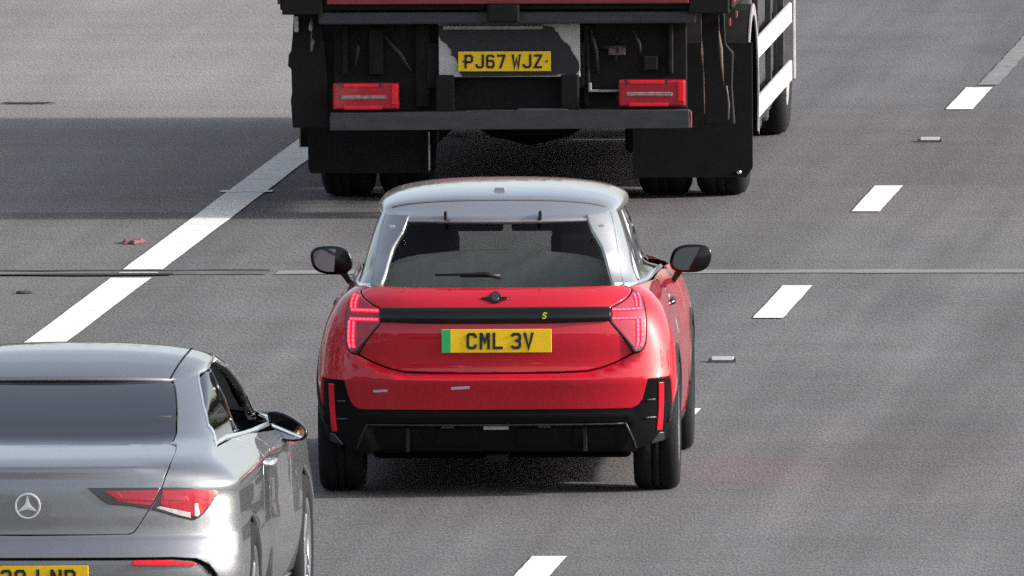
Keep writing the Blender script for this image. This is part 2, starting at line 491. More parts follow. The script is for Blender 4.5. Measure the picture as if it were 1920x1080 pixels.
class Shell:
    def __init__(s, knots, crown, n, sidef, wref=0.85, lref=0.36):
        k = np.array(knots, float)
        s.w = pchip(k[:, 0], k[:, 1]); s.yr = pchip(k[:, 0], k[:, 2]); s.L = pchip(k[:, 0], k[:, 3])
        s.yf = pchip(k[:, 0], k[:, 4]); s.Lf = pchip(k[:, 0], k[:, 5])
        s.c = crown; s.sidef = sidef
        X1 = np.linspace(0, 0.5 ** (1 / n), 200); Y1 = 1 - (1 - X1**n) ** (1 / n)
        Y2 = np.linspace(Y1[-1], 1, 200)[1:]; X2 = (1 - (1 - Y2) ** n) ** (1 / n)
        s.X = np.concatenate([X1, X2]); s.Y = np.concatenate([Y1, Y2])
        s.U = np.concatenate([[0], np.cumsum(np.hypot(wref * np.diff(s.X), lref * np.diff(s.Y)))])
        s.Ur = s.U[-1]; s.S = 2.4
    def P(s, u, z):
        u = np.asarray(u, float); z = np.asarray(z, float)
        sg = np.where(u < 0, -1.0, 1.0); a = np.abs(u)
        w, yr, L, yf, Lf = s.w(z), s.yr(z), s.L(z), s.yf(z), s.Lf(z)
        ar = np.clip(a, 0, s.Ur)
        X = np.interp(ar, s.U, s.X); Y = np.interp(ar, s.U, s.Y)
        y = yr + s.c * X**2 + L * Y
        x = w * X
        t = np.clip((a - s.Ur) / s.S, 0, 1)
        y0 = yr + s.c + L; y1 = yf - Lf
        y = np.where(a > s.Ur, y0 + t * (y1 - y0), y)
        af = np.clip(2 * s.Ur + s.S - a, 0, s.Ur)
        XF = np.interp(af, s.U, s.X); YF = np.interp(af, s.U, s.Y)
        fr = a > s.Ur + s.S
        y = np.where(fr, yf - Lf * YF, y); x = np.where(fr, w * XF, x)
        return np.stack([sg * x * s.sidef(y, z), y, z], -1)
    def N(s, u, z, off=None):
        e = 0.003
        f = (lambda a, b: s.P(a, b)) if off is None else off
        du = f(u + e, z) - f(u - e, z); dz = f(u, z + e) - f(u, z - e)
        n = np.cross(du, dz)
        return n / (np.linalg.norm(n, axis=-1, keepdims=True) + 1e-12)
    def r(s, x, z):                    # a point given by its sideways place on the rear end
        return (math.copysign(float(np.interp(min(abs(x) / float(s.w(z)), 1), s.X, s.U)), x), z)
    def side(s, y, z, sg=1):           # a point given by its place along the side
        y0 = float(s.yr(z) + s.c + s.L(z)); y1 = float(s.yf(z) - s.Lf(z))
        if y >= y1:
            Yf = min((float(s.yf(z)) - y) / float(s.Lf(z)), 1)
            u = 2 * s.Ur + s.S - float(np.interp(max(Yf, 0), s.Y, s.U))
        elif y >= y0:
            u = s.Ur + s.S * (y - y0) / (y1 - y0)
        else:
            Y = max(0, (y - float(s.yr(z)) - s.c) / float(s.L(z)))
            u = float(np.interp(Y, s.Y, s.U))
        return (sg * u, z)
    def front(s, x, z):
        return (math.copysign(2 * s.Ur + s.S - float(np.interp(min(abs(x) / float(s.w(z)), 1), s.X, s.U)), x), z)

def inside(poly, q):
    x, y = q[:, 0], q[:, 1]
    c = np.zeros(len(q), bool)
    n = len(poly)
    for i in range(n):
        x0, y0 = poly[i]; x1, y1 = poly[(i + 1) % n]
        if y0 == y1:
            continue
        k = ((y0 > y) != (y1 > y)) & (x < (x1 - x0) * (y - y0) / (y1 - y0) + x0)
        c ^= k
    return c

def dist_poly(poly, q, closed=True):
    d = np.full(len(q), 1e9)
    n = len(poly)
    for i in range(n if closed else n - 1):
        a = np.array(poly[i]); b = np.array(poly[(i + 1) % n])
        ab = b - a
        L2 = max(ab @ ab, 1e-12)
        t = np.clip(((q - a) @ ab) / L2, 0, 1)
        d = np.minimum(d, np.linalg.norm(q - a - t[:, None] * ab, axis=1))
    return d

def patch(name, sh, poly, m, parent, off=0.0, h=0.03, edge=0.004, drop=0.004, thick=0.014, gap=0.0, hz=None, lean=0.9):
    """a panel of the shell: outline in (u, z), draped on the surface with rounded borders and real thickness"""
    poly = [tuple(map(float, p)) for p in poly]
    area = sum(poly[i][0] * poly[(i + 1) % len(poly)][1] - poly[(i + 1) % len(poly)][0] * poly[i][1] for i in range(len(poly)))
    if area < 0:
        poly = poly[::-1]
    ring = []
    for i in range(len(poly)):
        a = np.array(poly[i]); b = np.array(poly[(i + 1) % len(poly)])
        k = max(1, int(math.ceil(np.linalg.norm(b - a) / h)))
        for j in range(k):
            ring.append(a + (b - a) * j / k)
    ring = np.array(ring)
    n = len(ring)
    tg = np.roll(ring, -1, 0) - ring
    tg /= np.linalg.norm(tg, axis=1, keepdims=True) + 1e-12
    tp = np.roll(tg, 1, 0)
    nin = np.stack([-(tg[:, 1] + tp[:, 1]), tg[:, 0] + tp[:, 0]], 1)
    nin /= np.linalg.norm(nin, axis=1, keepdims=True) + 1e-12
    cosv = np.clip(np.abs(nin[:, 0] * -tg[:, 1] + nin[:, 1] * tg[:, 0]), 0.4, 1)[:, None]
    if gap:
        ring = ring + nin * gap / cosv
    inner = ring + nin * edge / cosv
    lo, hi = ring.min(0), ring.max(0)
    hz = hz or h
    gx, gz = np.meshgrid(np.arange(lo[0] + h / 2, hi[0], h), np.arange(lo[1] + hz / 2, hi[1], hz))
    g = np.stack([gx.ravel(), gz.ravel()], 1)
    rl = [tuple(p) for p in ring]
    if len(g):
        g = g[inside(rl, g)]
    if len(g):
        g = g[dist_poly(rl, g) > edge * 1.2 + 0.35 * min(h, hz)]
    allp = np.concatenate([ring, inner, g]) if len(g) else np.concatenate([ring, inner])
    res = delaunay_2d_cdt([Vector(p) for p in allp], [(i, (i + 1) % n) for i in range(n)], [], 0, 1e-6)
    V2 = np.array([tuple(v) for v in res[0]]); F = res[2]; orig = res[3]
    cen = np.array([V2[list(f)].mean(0) for f in F])
    ok = inside(rl, cen)
    F = [f for f, k in zip(F, ok) if k]
    used = sorted({i for f in F for i in f})
    mp = {o: i for i, o in enumerate(used)}
    F = [tuple(mp[i] for i in f) for f in F]
    V2 = V2[used]
    rim = np.array([any(o < n for o in orig[i]) if orig[i] else True for i in used])
    offf = off if callable(off) else (lambda p, q: np.full(np.shape(q), float(off)))
    def surf(a, b):
        p = sh.P(a, b)
        return p + sh.N(a, b) * np.asarray(offf(p, np.stack([a, b], -1)[..., 1]))[..., None]
    p3 = surf(V2[:, 0], V2[:, 1])
    n3 = sh.N(V2[:, 0], V2[:, 1], surf)
    base_n = sh.N(V2[:, 0], V2[:, 1])
    p3 = p3 - base_n * (drop * rim)[:, None]
    # outward lean of the rim normals
    bn = n3.copy()
    dmid = p3.mean(0)
    edges = {}
    for f in F:
        for i in range(3):
            e = (f[i], f[(i + 1) % 3])
            if (e[1], e[0]) in edges:
                del edges[(e[1], e[0])]
            else:
                edges[e] = 1
    outv = np.zeros_like(p3)
    for a, b in edges:
        t = p3[b] - p3[a]
        o_ = np.cross(t, base_n[a])
        l = np.linalg.norm(o_)
        if l > 1e-9:
            outv[a] += o_ / l; outv[b] += o_ / l
    l = np.linalg.norm(outv, axis=1, keepdims=True)
    outv = np.where(l > 1e-6, outv / np.maximum(l, 1e-6), 0)
    isb = (l[:, 0] > 1e-6)
    bn = n3 + outv * lean
    bn /= np.linalg.norm(bn, axis=1, keepdims=True)
    verts = list(p3); norms = list(bn)
    faces = list(F)
    low = {}
    for a, b in edges:
        for k in (a, b):
            if k not in low:
                low[k] = len(verts)
                verts.append(p3[k] - base_n[k] * thick)
                norms.append(outv[k] if isb[k] else base_n[k])
        faces.append((b, a, low[a], low[b]))
    me = bpy.data.meshes.new(name)
    me.from_pydata([tuple(map(float, p)) for p in verts], [], [tuple(map(int, f)) for f in faces])
    me.update()
    o = link(name, me, m, parent, True)
    me.normals_split_custom_set_from_vertices([tuple(map(float, q)) for q in norms])
    return o

def mirrored(poly):
    return [(-u, z) for u, z in poly][::-1]

def roof_grid(name, m, parent, zc, wr, hd, y0, y1, mexp=2.5, ny=60, nx=48, yoff=None, thick=0.02):
    vs, fs = [], []
    for j in range(ny + 1):
        y = y0 + (y1 - y0) * j / ny
        for i in range(nx + 1):
            a = math.pi * (i / nx - 0.5)
            X = math.sin(a)
            X = math.copysign(abs(X) ** 0.9, X)
            x = float(wr(y)) * X
            drop = float(hd(y)) * (1 - (max(0.0, 1 - abs(X) ** mexp)) ** (1 / mexp))
            yy = y + (yoff(x, y) if yoff else 0)
            vs.append((x, yy, float(zc(y)) - drop))
    for j in range(ny):
        for i in range(nx):
            a = j * (nx + 1) + i
            fs.append((a, a + 1, a + nx + 2, a + nx + 1))
    o = from_data(name, vs, fs, m, parent, True)
    md = o.modifiers.new('thickness', 'SOLIDIFY')
    md.thickness = thick
    md.offset = -1
    return o

def wheel(parent, x, y, r, wdt, side, rim='rim_alloy', spokes=5, name='wheel'):
    """tyre and rim; side +1: outer face to +X"""
    hw = wdt / 2
    t = lathe_x(name, [(-hw * 0.85, r * 0.66), (-hw, r * 0.74), (-hw, r * 0.90), (-hw * 0.86, r * 0.975), (-hw * 0.6, r), (-hw * 0.22, r), (-hw * 0.2, r - 0.008), (-hw * 0.14, r - 0.008), (-hw * 0.12, r), (hw * 0.12, r), (hw * 0.14, r - 0.008), (hw * 0.2, r - 0.008), (hw * 0.22, r), (hw * 0.6, r), (hw * 0.86, r * 0.975), (hw, r * 0.90), (hw, r * 0.74), (hw * 0.85, r * 0.66)], 'rubber', parent, x, y, r)
    s = side
    lathe_x('rim', [(-s * hw * 0.7, 0.0), (-s * hw * 0.7, r * 0.66), (s * hw * 0.86, r * 0.675), (s * hw * 0.95, r * 0.66), (s * hw * 0.8, r * 0.60), (s * hw * 0.1, r * 0.58), (s * hw * 0.05, 0.0)], rim, t, x, y, r)
    bm = bmesh.new()
    for k in range(spokes):
        a = 2 * math.pi * k / spokes + 0.3
        mtx = Matrix.Translation((x, y, r)) @ Matrix.Rotation(a, 4, 'X')
        bm_box(bm, min(s * hw * 0.55, s * hw * 0.85), max(s * hw * 0.55, s * hw * 0.85), -r * 0.07, r * 0.07, 0.02, r * 0.62, 0.006, mtx)
    bm_box(bm, x + min(s * hw * 0.5, s * hw * 0.9), x + max(s * hw * 0.5, s * hw * 0.9), y - r * 0.14, y + r * 0.14, r - r * 0.14, r + r * 0.14, 0.015)
    from_bm('spokes', bm, rim, t)
    return t

# ================================================================== the setting
def sheet(name, pts, z, m, rows=1):
    return struct(from_data(name, [(x, y, z) for x, y in pts], [tuple(range(len(pts)))], m))

sheet('ground', [(-2500, -1500), (2500, -1500), (2500, 4500), (-2500, 4500)], -0.06, 'grass')
JY = -7.45          # transverse joint
RY = -0.30          # where one surfacing ends and the next begins
sheet('road', [(-3.60, -400), (11.3, -400), (11.3, RY), (-3.60, RY)], 0.0, 'asphalt_near')
sheet('road', [(-3.60, RY), (11.3, RY), (11.3, 900), (-3.60, 900)], 0.0, 'asphalt_far')
sheet('hard_shoulder', [(-7.2, -400), (-3.60, -400), (-3.60, -2.3), (-7.2, -2.3)], 0.0, 'shoulder_near')
sheet('hard_shoulder', [(-7.2, -2.3), (-3.60, -2.3), (-3.60, 900), (-7.2, 900)], 0.0, 'shoulder_far')

def wavy_strip(name, x0, x1, y0, y1, z, m, amp=0.03, step=0.25, along='x', seed=0):
    rnd = random.Random(seed)
    a, b = [], []
    t = x0 if along == 'x' else y0
    end = x1 if along == 'x' else y1
    while t < end + 1e-6:
        j0, j1 = rnd.uniform(-amp, amp), rnd.uniform(-amp, amp)
        if along == 'x':
            a.append((t, y0 + j0, z)); b.append((t, y1 + j1, z))
        else:
            a.append((x0 + j0, t, z)); b.append((x1 + j1, t, z))
        t += step
    v = a + b
    n = len(a)
    f = [(i, i + 1, n + i + 1, n + i) if along == 'x' else (i, n + i, n + i + 1, i + 1) for i in range(n - 1)]
    return struct(from_data(name, v, f, m))

# the joint: dark sealant either side of a paler band
wavy_strip('road_joint', -7.2, -2.9, JY - 0.16, JY + 0.10, 0.004, 'joint', 0.03, seed=3)
wavy_strip('road_joint', -2.9, 11.3, JY - 0.15, JY + 0.13, 0.004, 'joint_pale', 0.03, seed=13)
wavy_strip('joint_seal', -7.2, -2.9, JY + 0.10, JY + 0.22, 0.0045, 'sealant', 0.03, seed=4)
wavy_strip('joint_seal', -7.2, -3.3, JY - 0.26, JY - 0.13, 0.0082, 'sealant', 0.03, seed=5)

def edge_line(y0, y1, seed):
    o = wavy_strip('edge_line', -3.758, -3.540, y0, y1, 0.006, 'paint', 0.0025, 0.6, along='y', seed=seed)
    # raised ribs across the line
    return o
edge_line(-400 + 0.3, JY - 0.27, 1)
edge_line(JY + 0.23, 500, 2)
bm = bmesh.new()
k = -14.0
while k < 8:
    bm_box(bm, -3.752, -3.546, k, k + 0.04, 0.0055, 0.0072, 0.0)
    k += 0.5
o = struct(from_bm('edge_line_ribs', bm, 'paint'))
# a spill of paint where the line was re-laid
wavy_strip('paint_spill', -3.80, -3.49, -0.62, -0.46, 0.0075, 'paint', 0.04, 0.05, seed=9)
DASH = [(-29.1, -27.05), (-20.1, -17.7), (-11.15, -8.62), (-2.45, -0.15), (7.1, 9.33), (17.0, 19.2), (26.0, 28.2), (35, 37.2), (-38.1, -36.0), (-47.1, -45)]
for i, (a, b) in enumerate(DASH):
    wavy_strip('lane_dash', -0.083, 0.078, a, b, 0.006, 'paint', 0.002, (b - a) / 10.001, along='y', seed=20 + i)
wavy_strip('worn_line', -0.02, 0.10, 9.6, 16.9, 0.005, 'paint_worn', 0.006, 0.3, along='y', seed=31)

def road_stud(x, y, label):
    t = thing('road_stud', label, 'road stud', (x, y, 0.0), 0, 'road studs between the lane dashes')
    bm = bmesh.new()
    bm_box(bm, -0.072, 0.072, -0.06, 0.06, -0.01, 0.009, 0.004)
    bm_box(bm, -0.072, -0.056, -0.05, 0.05, 0.0, 0.020, 0.004)
    bm_box(bm, 0.056, 0.072, -0.05, 0.05, 0.0, 0.020, 0.004)
    from_bm('housing', bm, 'stud_iron', t)
    m4 = Matrix.Translation((0, -0.035, 0.016)) @ Matrix.Rotation(R(-35), 4, 'X')
    box('reflector', -0.056, 0.056, -0.012, 0.012, -0.012, 0.012, 'stud_white', t, 0.003, m4)
    return t
road_stud(0.0, 4.0, 'small white road stud level with the red lorry rear wheels')
road_stud(-0.03, -14.35, 'small white road stud beside the red hatchback')

# litter on the hard shoulder
def scrap(name, cx, cy, lx, ly, hgt, m, label, cat, seed):
    rnd = random.Random(seed)
    bm = bmesh.new()
    n = 14
    low, top = [], []
    for i in range(n):
        a = 2 * math.pi * i / n
        k = rnd.uniform(0.7, 1.1)
        low.append(bm.verts.new((lx * k * math.cos(a), ly * k * math.sin(a), 0.002)))
        top.append(bm.verts.new((lx * k * 0.75 * math.cos(a), ly * k * 0.75 * math.sin(a), hgt * rnd.uniform(0.6, 1.2))))
    for i in range(n):
        bm.faces.new((low[i], low[(i + 1) % n], top[(i + 1) % n], top[i]))
    c = bm.verts.new((0, 0, hgt * 0.8))
    for i in range(n):
        bm.faces.new((top[i], top[(i + 1) % n], c))
    bm.faces.new(low[::-1])
    o = from_bm(name, bm, m)
    o.location = (cx, cy, 0.002)
    return tag(o, label, cat)
scrap('plastic_scrap', -3.90, -4.95, 0.075, 0.16, 0.022, 'debris_red', 'crushed red plastic scrap on the hard shoulder by the edge line', 'litter', 1)
scrap('rubber_strip', -5.71, 7.95, 0.17, 0.05, 0.01, 'debris_dark', 'long dark rubber strip on the pale hard shoulder', 'litter', 2)
scrap('rubber_strip', -4.12, -9.05, 0.05, 0.06, 0.012, 'debris_dark', 'small dark scrap on the shoulder below the road joint', 'litter', 3)
scrap('twig_scrap', -3.80, 13.2, 0.045, 0.10, 0.01, 'debris_dark', 'small brown scrap on the shoulder left of the lorry', 'litter', 4)

def tree_belt(x0, x1, y0, y1, n, hmin, hmax, seed, leaves=900):
    """a roadside wood: trunks and many small leaf clumps, one mass far from the camera"""
    g = np.random.default_rng(seed)
    V, F = [], []
    cnt = 0
    for k in range(n):
        h = g.uniform(hmin, hmax); x = g.uniform(x0, x1); y = g.uniform(y0, y1); w = h * g.uniform(0.28, 0.42)
        d = g.normal(size=(leaves, 3)); d /= np.linalg.norm(d, axis=1, keepdims=True)
        lobes = 1 + 0.25 * np.sin(d[:, :1] * 5 + g.uniform(0, 6)) * np.sin(d[:, 1:2] * 4 + g.uniform(0, 6)) + 0.2 * np.sin(d[:, 2:] * 6 + g.uniform(0, 6))
        c = d * (g.uniform(0.45, 1.0, (leaves, 1)) ** 0.5) * lobes * np.array([w, w, h * 0.46]) + np.array([x, y, h * 0.54])
        a = g.normal(size=(leaves, 3)); a /= np.linalg.norm(a, axis=1, keepdims=True)
        b = np.cross(a, g.normal(size=(leaves, 3))); b /= np.linalg.norm(b, axis=1, keepdims=True)
        sz = g.uniform(0.14, 0.40, (leaves, 1))
        q = np.stack([c - a * sz, c - b * sz * 0.7, c + a * sz, c + b * sz * 0.7], 1).reshape(-1, 3)
        V.append(q); F += (np.arange(leaves * 4).reshape(-1, 4) + cnt).tolist(); cnt += leaves * 4
        t = 0.02 * h
        for zz, rr in ((-0.1, t), (h * 0.6, t * 0.4)):
            V.append(np.array([[x + rr * math.cos(m * 1.2566), y + rr * math.sin(m * 1.2566), zz] for m in range(5)]))
        F += [[cnt + m, cnt + (m + 1) % 5, cnt + 5 + (m + 1) % 5, cnt + 5 + m] for m in range(5)]
        cnt += 10
    o = from_data('tree_belt', np.concatenate(V), F, 'wood')
    o['kind'] = 'stuff'
    return o
tree_belt(-34, -15, 40, 620, 150, 10, 17, 1)
tree_belt(-34, -16, -330, 40, 60, 8, 14, 2)
tree_belt(44, 62, -330, 620, 150, 7, 11, 3)
sheet('road', [(14.6, -400), (29.0, -400), (29.0, 900), (14.6, 900)], -0.004, 'asphalt_near')
#SHELLS_BEGIN
# ================================================================== red hatchback
def side_red(y, z):
    return 1 - 0.02 * np.exp(-((y - 1.25) / 0.55) ** 2)
SH1 = Shell([
 (0.14, 0.78, -0.50, 0.34, 3.02, 0.6), (0.20, 0.82, -0.53, 0.35, 3.12, 0.6), (0.30, 0.842, -0.565, 0.36, 3.2, 0.6), (0.42, 0.850, -0.592, 0.36, 3.24, 0.6),
 (0.545, 0.853, -0.632, 0.36, 3.24, 0.6), (0.562, 0.852, -0.640, 0.36, 3.24, 0.6), (0.577, 0.8515, -0.634, 0.36, 3.23, 0.6), (0.61, 0.850, -0.624, 0.36, 3.22, 0.6), (0.70, 0.842, -0.608, 0.36, 3.18, 0.6),
 (0.76, 0.830, -0.597, 0.36, 3.15, 0.6), (0.84, 0.805, -0.580, 0.36, 3.08, 0.6), (0.90, 0.775, -0.556, 0.36, 2.95, 0.6), (0.94, 0.742, -0.528, 0.35, 2.7, 0.5),
 (0.965, 0.708, -0.495, 0.34, 2.35, 0.4), (0.985, 0.676, -0.450, 0.33, 2.05, 0.35), (1.0, 0.664, -0.415, 0.32, 1.95, 0.35), (1.146, 0.622, -0.310, 0.30, 1.70, 0.35),
 (1.31, 0.565, -0.190, 0.28, 1.42, 0.35), (1.36, 0.535, -0.15, 0.28, 1.33, 0.35)], 0.03, 3.2, side_red)
# ================================================================== silver saloon
def side_grey(y, z):
    return 1 - 0.025 * np.exp(-((y - 1.35) / 0.6) ** 2)
SH2 = Shell([
 (0.16, 0.80, -0.93, 0.36, 3.45, 0.7), (0.25, 0.86, -0.98, 0.36, 3.58, 0.7), (0.40, 0.892, -1.010, 0.36, 3.64, 0.7), (0.50, 0.900, -1.022, 0.36, 3.64, 0.7),
 (0.555, 0.897, -1.020, 0.36, 3.63, 0.7), (0.60, 0.893, -1.002, 0.36, 3.62, 0.7), (0.635, 0.888, -0.985, 0.36, 3.62, 0.7), (0.66, 0.885, -0.970, 0.36, 3.6, 0.7),
 (0.75, 0.880, -0.964, 0.36, 3.55, 0.7), (0.85, 0.870, -0.957, 0.36, 3.4, 0.7), (0.90, 0.850, -0.95, 0.36, 3.15, 0.6), (0.935, 0.812, -0.935, 0.38, 2.75, 0.5),
 (0.955, 0.778, -0.905, 0.40, 2.4, 0.4), (0.975, 0.748, -0.82, 0.42, 2.25, 0.4), (1.0, 0.728, -0.58, 0.45, 2.22, 0.30), (1.02, 0.718, -0.38, 0.47, 2.19, 0.28),
 (1.06, 0.708, -0.22, 0.48, 2.12, 0.28), (1.114, 0.696, -0.03, 0.48, 2.02, 0.28), (1.20, 0.660, 0.30, 0.46, 1.86, 0.28), (1.25, 0.626, 0.52, 0.44, 1.76, 0.28),
 (1.29, 0.590, 0.72, 0.40, 1.66, 0.28)], 0.04, 3.0, side_grey)
#SHELLS_END

def circ(sh, cy, cz, r, a0, a1, n=20):
    return [sh.side(cy + r * math.cos(R(a0 + (a1 - a0) * i / n)), cz + r * math.sin(R(a0 + (a1 - a0) * i / n))) for i in range(n + 1)]

def build_hatchback():
    T = thing('hatchback', 'red three-door hatchback with silver roof crossing the dashed lane line', 'car', (-0.536, -22.92, 0), R(2.3))
    s = SH1; r = s.r; d = s.side
    WB, WR = 2.526, 0.315
    crease = [(0, .604), (.30, .6045), (.44, .609), (.51, .622), (.575, .643), (.665, .684)]
    lamp_out = [(.645, .975), (.668, .962), (.690, .940), (.703, .912), (.712, .86), (.714, .80), (.712, .735), (.703, .706), (.688, .690), (.665, .684)]
    lamp_in = [(.548, .826), (.543, .836), (.543, .889), (.550, .901)]
    # painted rear body: bumper and both rear wings in one pressed skin
    half = [r(.64, .419), r(.675, .434), r(.695, .462), r(.722, .559), r(.826, .566), r(.832, .36), d(-.345, .345)]
    half += circ(s, 0, .315, .352, 172, 6)
    half += [d(.36, .235), d(.66, .235), d(.66, .956), d(.30, .972), d(.05, .980), r(.605, .992)]
    half += [r(*p) for p in lamp_out]
    half += [r(*p) for p in crease[::-1][1:]]
    poly = half + mirrored(half[:-1])
    cr2 = [(-x, z) for x, z in crease[::-1]] + crease[1:]
    def off_body(p, z):
        q = np.stack([p[..., 0].ravel(), p[..., 2].ravel()], 1)
        dd = dist_poly(cr2, q, False).reshape(p.shape[:-1])
        k = np.clip(1 - dd / 0.036, 0, 1)
        rearm = np.clip((0.70 - np.abs(p[..., 0])) / 0.10, 0, 1) * (p[..., 1] < 0)
        return -0.045 * (k * k * (3 - 2 * k)) * rearm
    body = patch('rear_body', s, poly, 'red_paint', T, off_body, 0.024, 0.004, 0.003, gap=0.0015)
    # tailgate
    tg = [r(x, z + .003) for x, z in crease]
    tg += [r(*p) for p in lamp_in] + [r(.645, .978), r(.60, .995), r(.548, .9985), r(.3, .997), r(0, .9965)]
    tgp = tg + mirrored(tg[1:-1])
    def off_tail(p, z):
        k = np.clip(1 - (z - .605) / .20, 0, 1)
        return -0.045 * (k * k * (3 - 2 * k)) - 0.001
    tail = patch('tailgate', s, tgp, 'red_paint', T, off_tail, 0.026, 0.004, 0.003, gap=0.003)
    # dark liner behind the gaps
    lin = [r(.60, .60), r(.73, .68), r(.735, .90), r(.66, .945), r(.55, .945)]
    patch('gap_liner', s, lin + mirrored(lin), 'groove', T, -0.062, 0.05, 0.004, 0.0)
    # tail lamps
    for sg in (1, -1):
        lp = [r(*p) for p in lamp_out] + [r(*p) for p in lamp_in]
        c0 = (.63, .83)
        def scale_in(pts, k):
            return [(c0[0] + (x - c0[0]) * k, c0[1] + (z - c0[1]) * k) for x, z in pts]
        lens = [r(*p) for p in scale_in(lamp_out + lamp_in, 0.90)]
        strips = []
        def ribbon(a, b, w, n):
            """n short bright segments from a to b in (x, z)"""
            a = Vector(a); b = Vector(b); t = (b - a); L = t.length; t.normalize(); q = Vector((-t.y, t.x))
            out = []
            for i in range(n):
                f0 = (i + 0.06) / n; f1 = (i + 0.94) / n
                p0 = a + t * L * f0; p1 = a + t * L * f1
                out.append([p0 - q * w, p1 - q * w, p1 + q * w, p0 + q * w])
            return out
        F = (lambda pl: pl) if sg > 0 else mirrored
        lampo = patch('tail_lamp', s, F(lp), 'lens_rim', T, 0.002, 0.022, 0.004, 0.004, thick=0.07, gap=0.0025)
        patch('lens', s, F(lens), 'lens', lampo, 0.0045, 0.022, 0.003, 0.003, thick=0.006)
        segs = []
        # two horizontal bars
        bars = [[(.552, .886), (.684, .886)], [(.552, .846), (.690, .846)]]
        ups = [[(.664, .893), (.661, .925), (.651, .952)], [(.682, .893), (.680, .925), (.668, .955)]]
        downs = [[(.669, .838), (.672, .78), (.672, .735), (.668, .712)], [(.690, .838), (.693, .78), (.692, .735), (.684, .712)]]
        for grp, wdt, core in ((bars, .0085, .0042), (ups, .0078, .0038), (downs, .0088, .0046)):
            for pl in grp:
                fat = []
                for i, p in enumerate(pl):
                    a = Vector(pl[max(i - 1, 0)]); b = Vector(pl[min(i + 1, len(pl) - 1)])
                    t = (b - a).normalized(); fat.append((Vector(p), Vector((-t.y, t.x))))
                polyg = [r(*(p - q * wdt)) for p, q in fat] + [r(*(p + q * wdt)) for p, q in fat[::-1]]
                st = patch('light_strip', s, F(polyg), 'led', lampo, 0.0075, 0.02, 0.0015, 0.0015, thick=0.004)
                # bright cores
                L = sum((Vector(pl[i + 1]) - Vector(pl[i])).length for i in range(len(pl) - 1))
                for i in range(len(pl) - 1):
                    a = Vector(pl[i]); b = Vector(pl[i + 1])
                    nn = max(1, int(round((b - a).length / 0.021)))
                    for sgm in ribbon(a, b, core, nn):
                        segs.append((sgm, st))
        bm = bmesh.new()
        for sgm, st in segs:
            skew = 0.004
            uz = [r(p.x, p.y) for p in sgm]
            if sg < 0:
                uz = [(-u, z) for u, z in uz][::-1]
            U = np.array([q[0] for q in uz]); Z = np.array([q[1] for q in uz])
            P3 = s.P(U, Z) + s.N(U, Z) * 0.0092
            bm.faces.new([bm.verts.new(tuple(map(float, q))) for q in P3])
        from_bm('light_cores', bm, 'led_core', lampo)['kind'] = 'stuff'
    # gloss bar across the tailgate
    bar = [r(0, .829), r(.30, .830), r(.538, .836), r(.538, .898), r(.30, .904), r(0, .905)]
    def off_bar(p, z):
        k = np.clip((z - .828) / .077, 0, 1)
        return 0.004 + 0.024 * np.sin(np.pi * np.clip(k, 0, 1) ** 0.8) ** 0.6
    barp = patch('gloss_bar', s, bar + mirrored(bar[1:-1]), 'black_gloss', T, off_bar, 0.02, 0.004, 0.004, thick=0.03, hz=0.01)
    yb = float(s.yr(.866)) - 0.032
    glyph('bar_letter', 'S', .232, .868, .030, 'badge_yellow', barp, yb + 0.004, 0.002, 15, 0.25)
    # winged badge
    wing = [(-.068, .947), (-.045, .949), (-.026, .950), (-.022, .962), (-.010, .971), (0, .973), (.010, .971), (.022, .962), (.026, .950), (.045, .949), (.068, .947), (.050, .939), (.034, .935), (.024, .930), (.012, .925), (0, .923), (-.012, .925), (-.024, .930), (-.034, .935), (-.050, .939)]
    bd = patch('winged_badge', s, [r(x, z) for x, z in wing], 'black_gloss', tail, 0.006, 0.012, 0.0015, 0.0015, thick=0.008)
    patch('badge_disc', s, [r(.018 * math.cos(t / 16 * 2 * math.pi), .948 + .018 * math.sin(t / 16 * 2 * math.pi)) for t in range(16)], 'dark_chrome', bd, 0.009, 0.012, 0.0015, 0.0015, thick=0.004)
    # number plate
    number_plate(T, .008, .749, float(s.yr(.78)) + 0.0 - 0.012, [('C', -.118), ('M', -.056), ('L', .006), ('3', .092), ('V', .152)], True)
    # black lower bumper with corner trims
    lo = [r(0, .412), r(.638, .416), r(.672, .431), r(.692, .460), r(.719, .562), r(.824, .562), r(.829, .34), r(.805, .255), r(.70, .232), r(.655, .208), r(.3, .20), r(0, .198)]
    def off_lo(p, z):
        a = np.clip((.356 - z) / .03, 0, 1) * np.clip((.645 - np.abs(p[..., 0]) + (z - .35) * .35) / .04, 0, 1)
        lip = np.exp(-((z - .385) / .016) ** 2) * np.clip((.66 - np.abs(p[..., 0])) / .03, 0, 1)
        return -0.004 - 0.045 * a + 0.006 * lip
    for x, z, w_, hh, mm in ((-.545, .512, .034, .0075, 'stud_white'), (-.165, .527, .044, .0085, 'stud_white')):
        patch('sensor_glint', s, [r(x - w_, z - hh), r(x + w_, z - hh * .4), r(x + w_, z + hh), r(x - w_, z + hh * .6)], mm, body, 0.004, 0.03, 0.002, 0.002, thick=0.006)  # white strips painted in for the sky glints on the bumper's sensors
    lowb = patch('lower_bumper', s, lo + mirrored(lo[1:-1]), 'black_trim', T, off_lo, 0.02, 0.004, 0.003, hz=0.013)
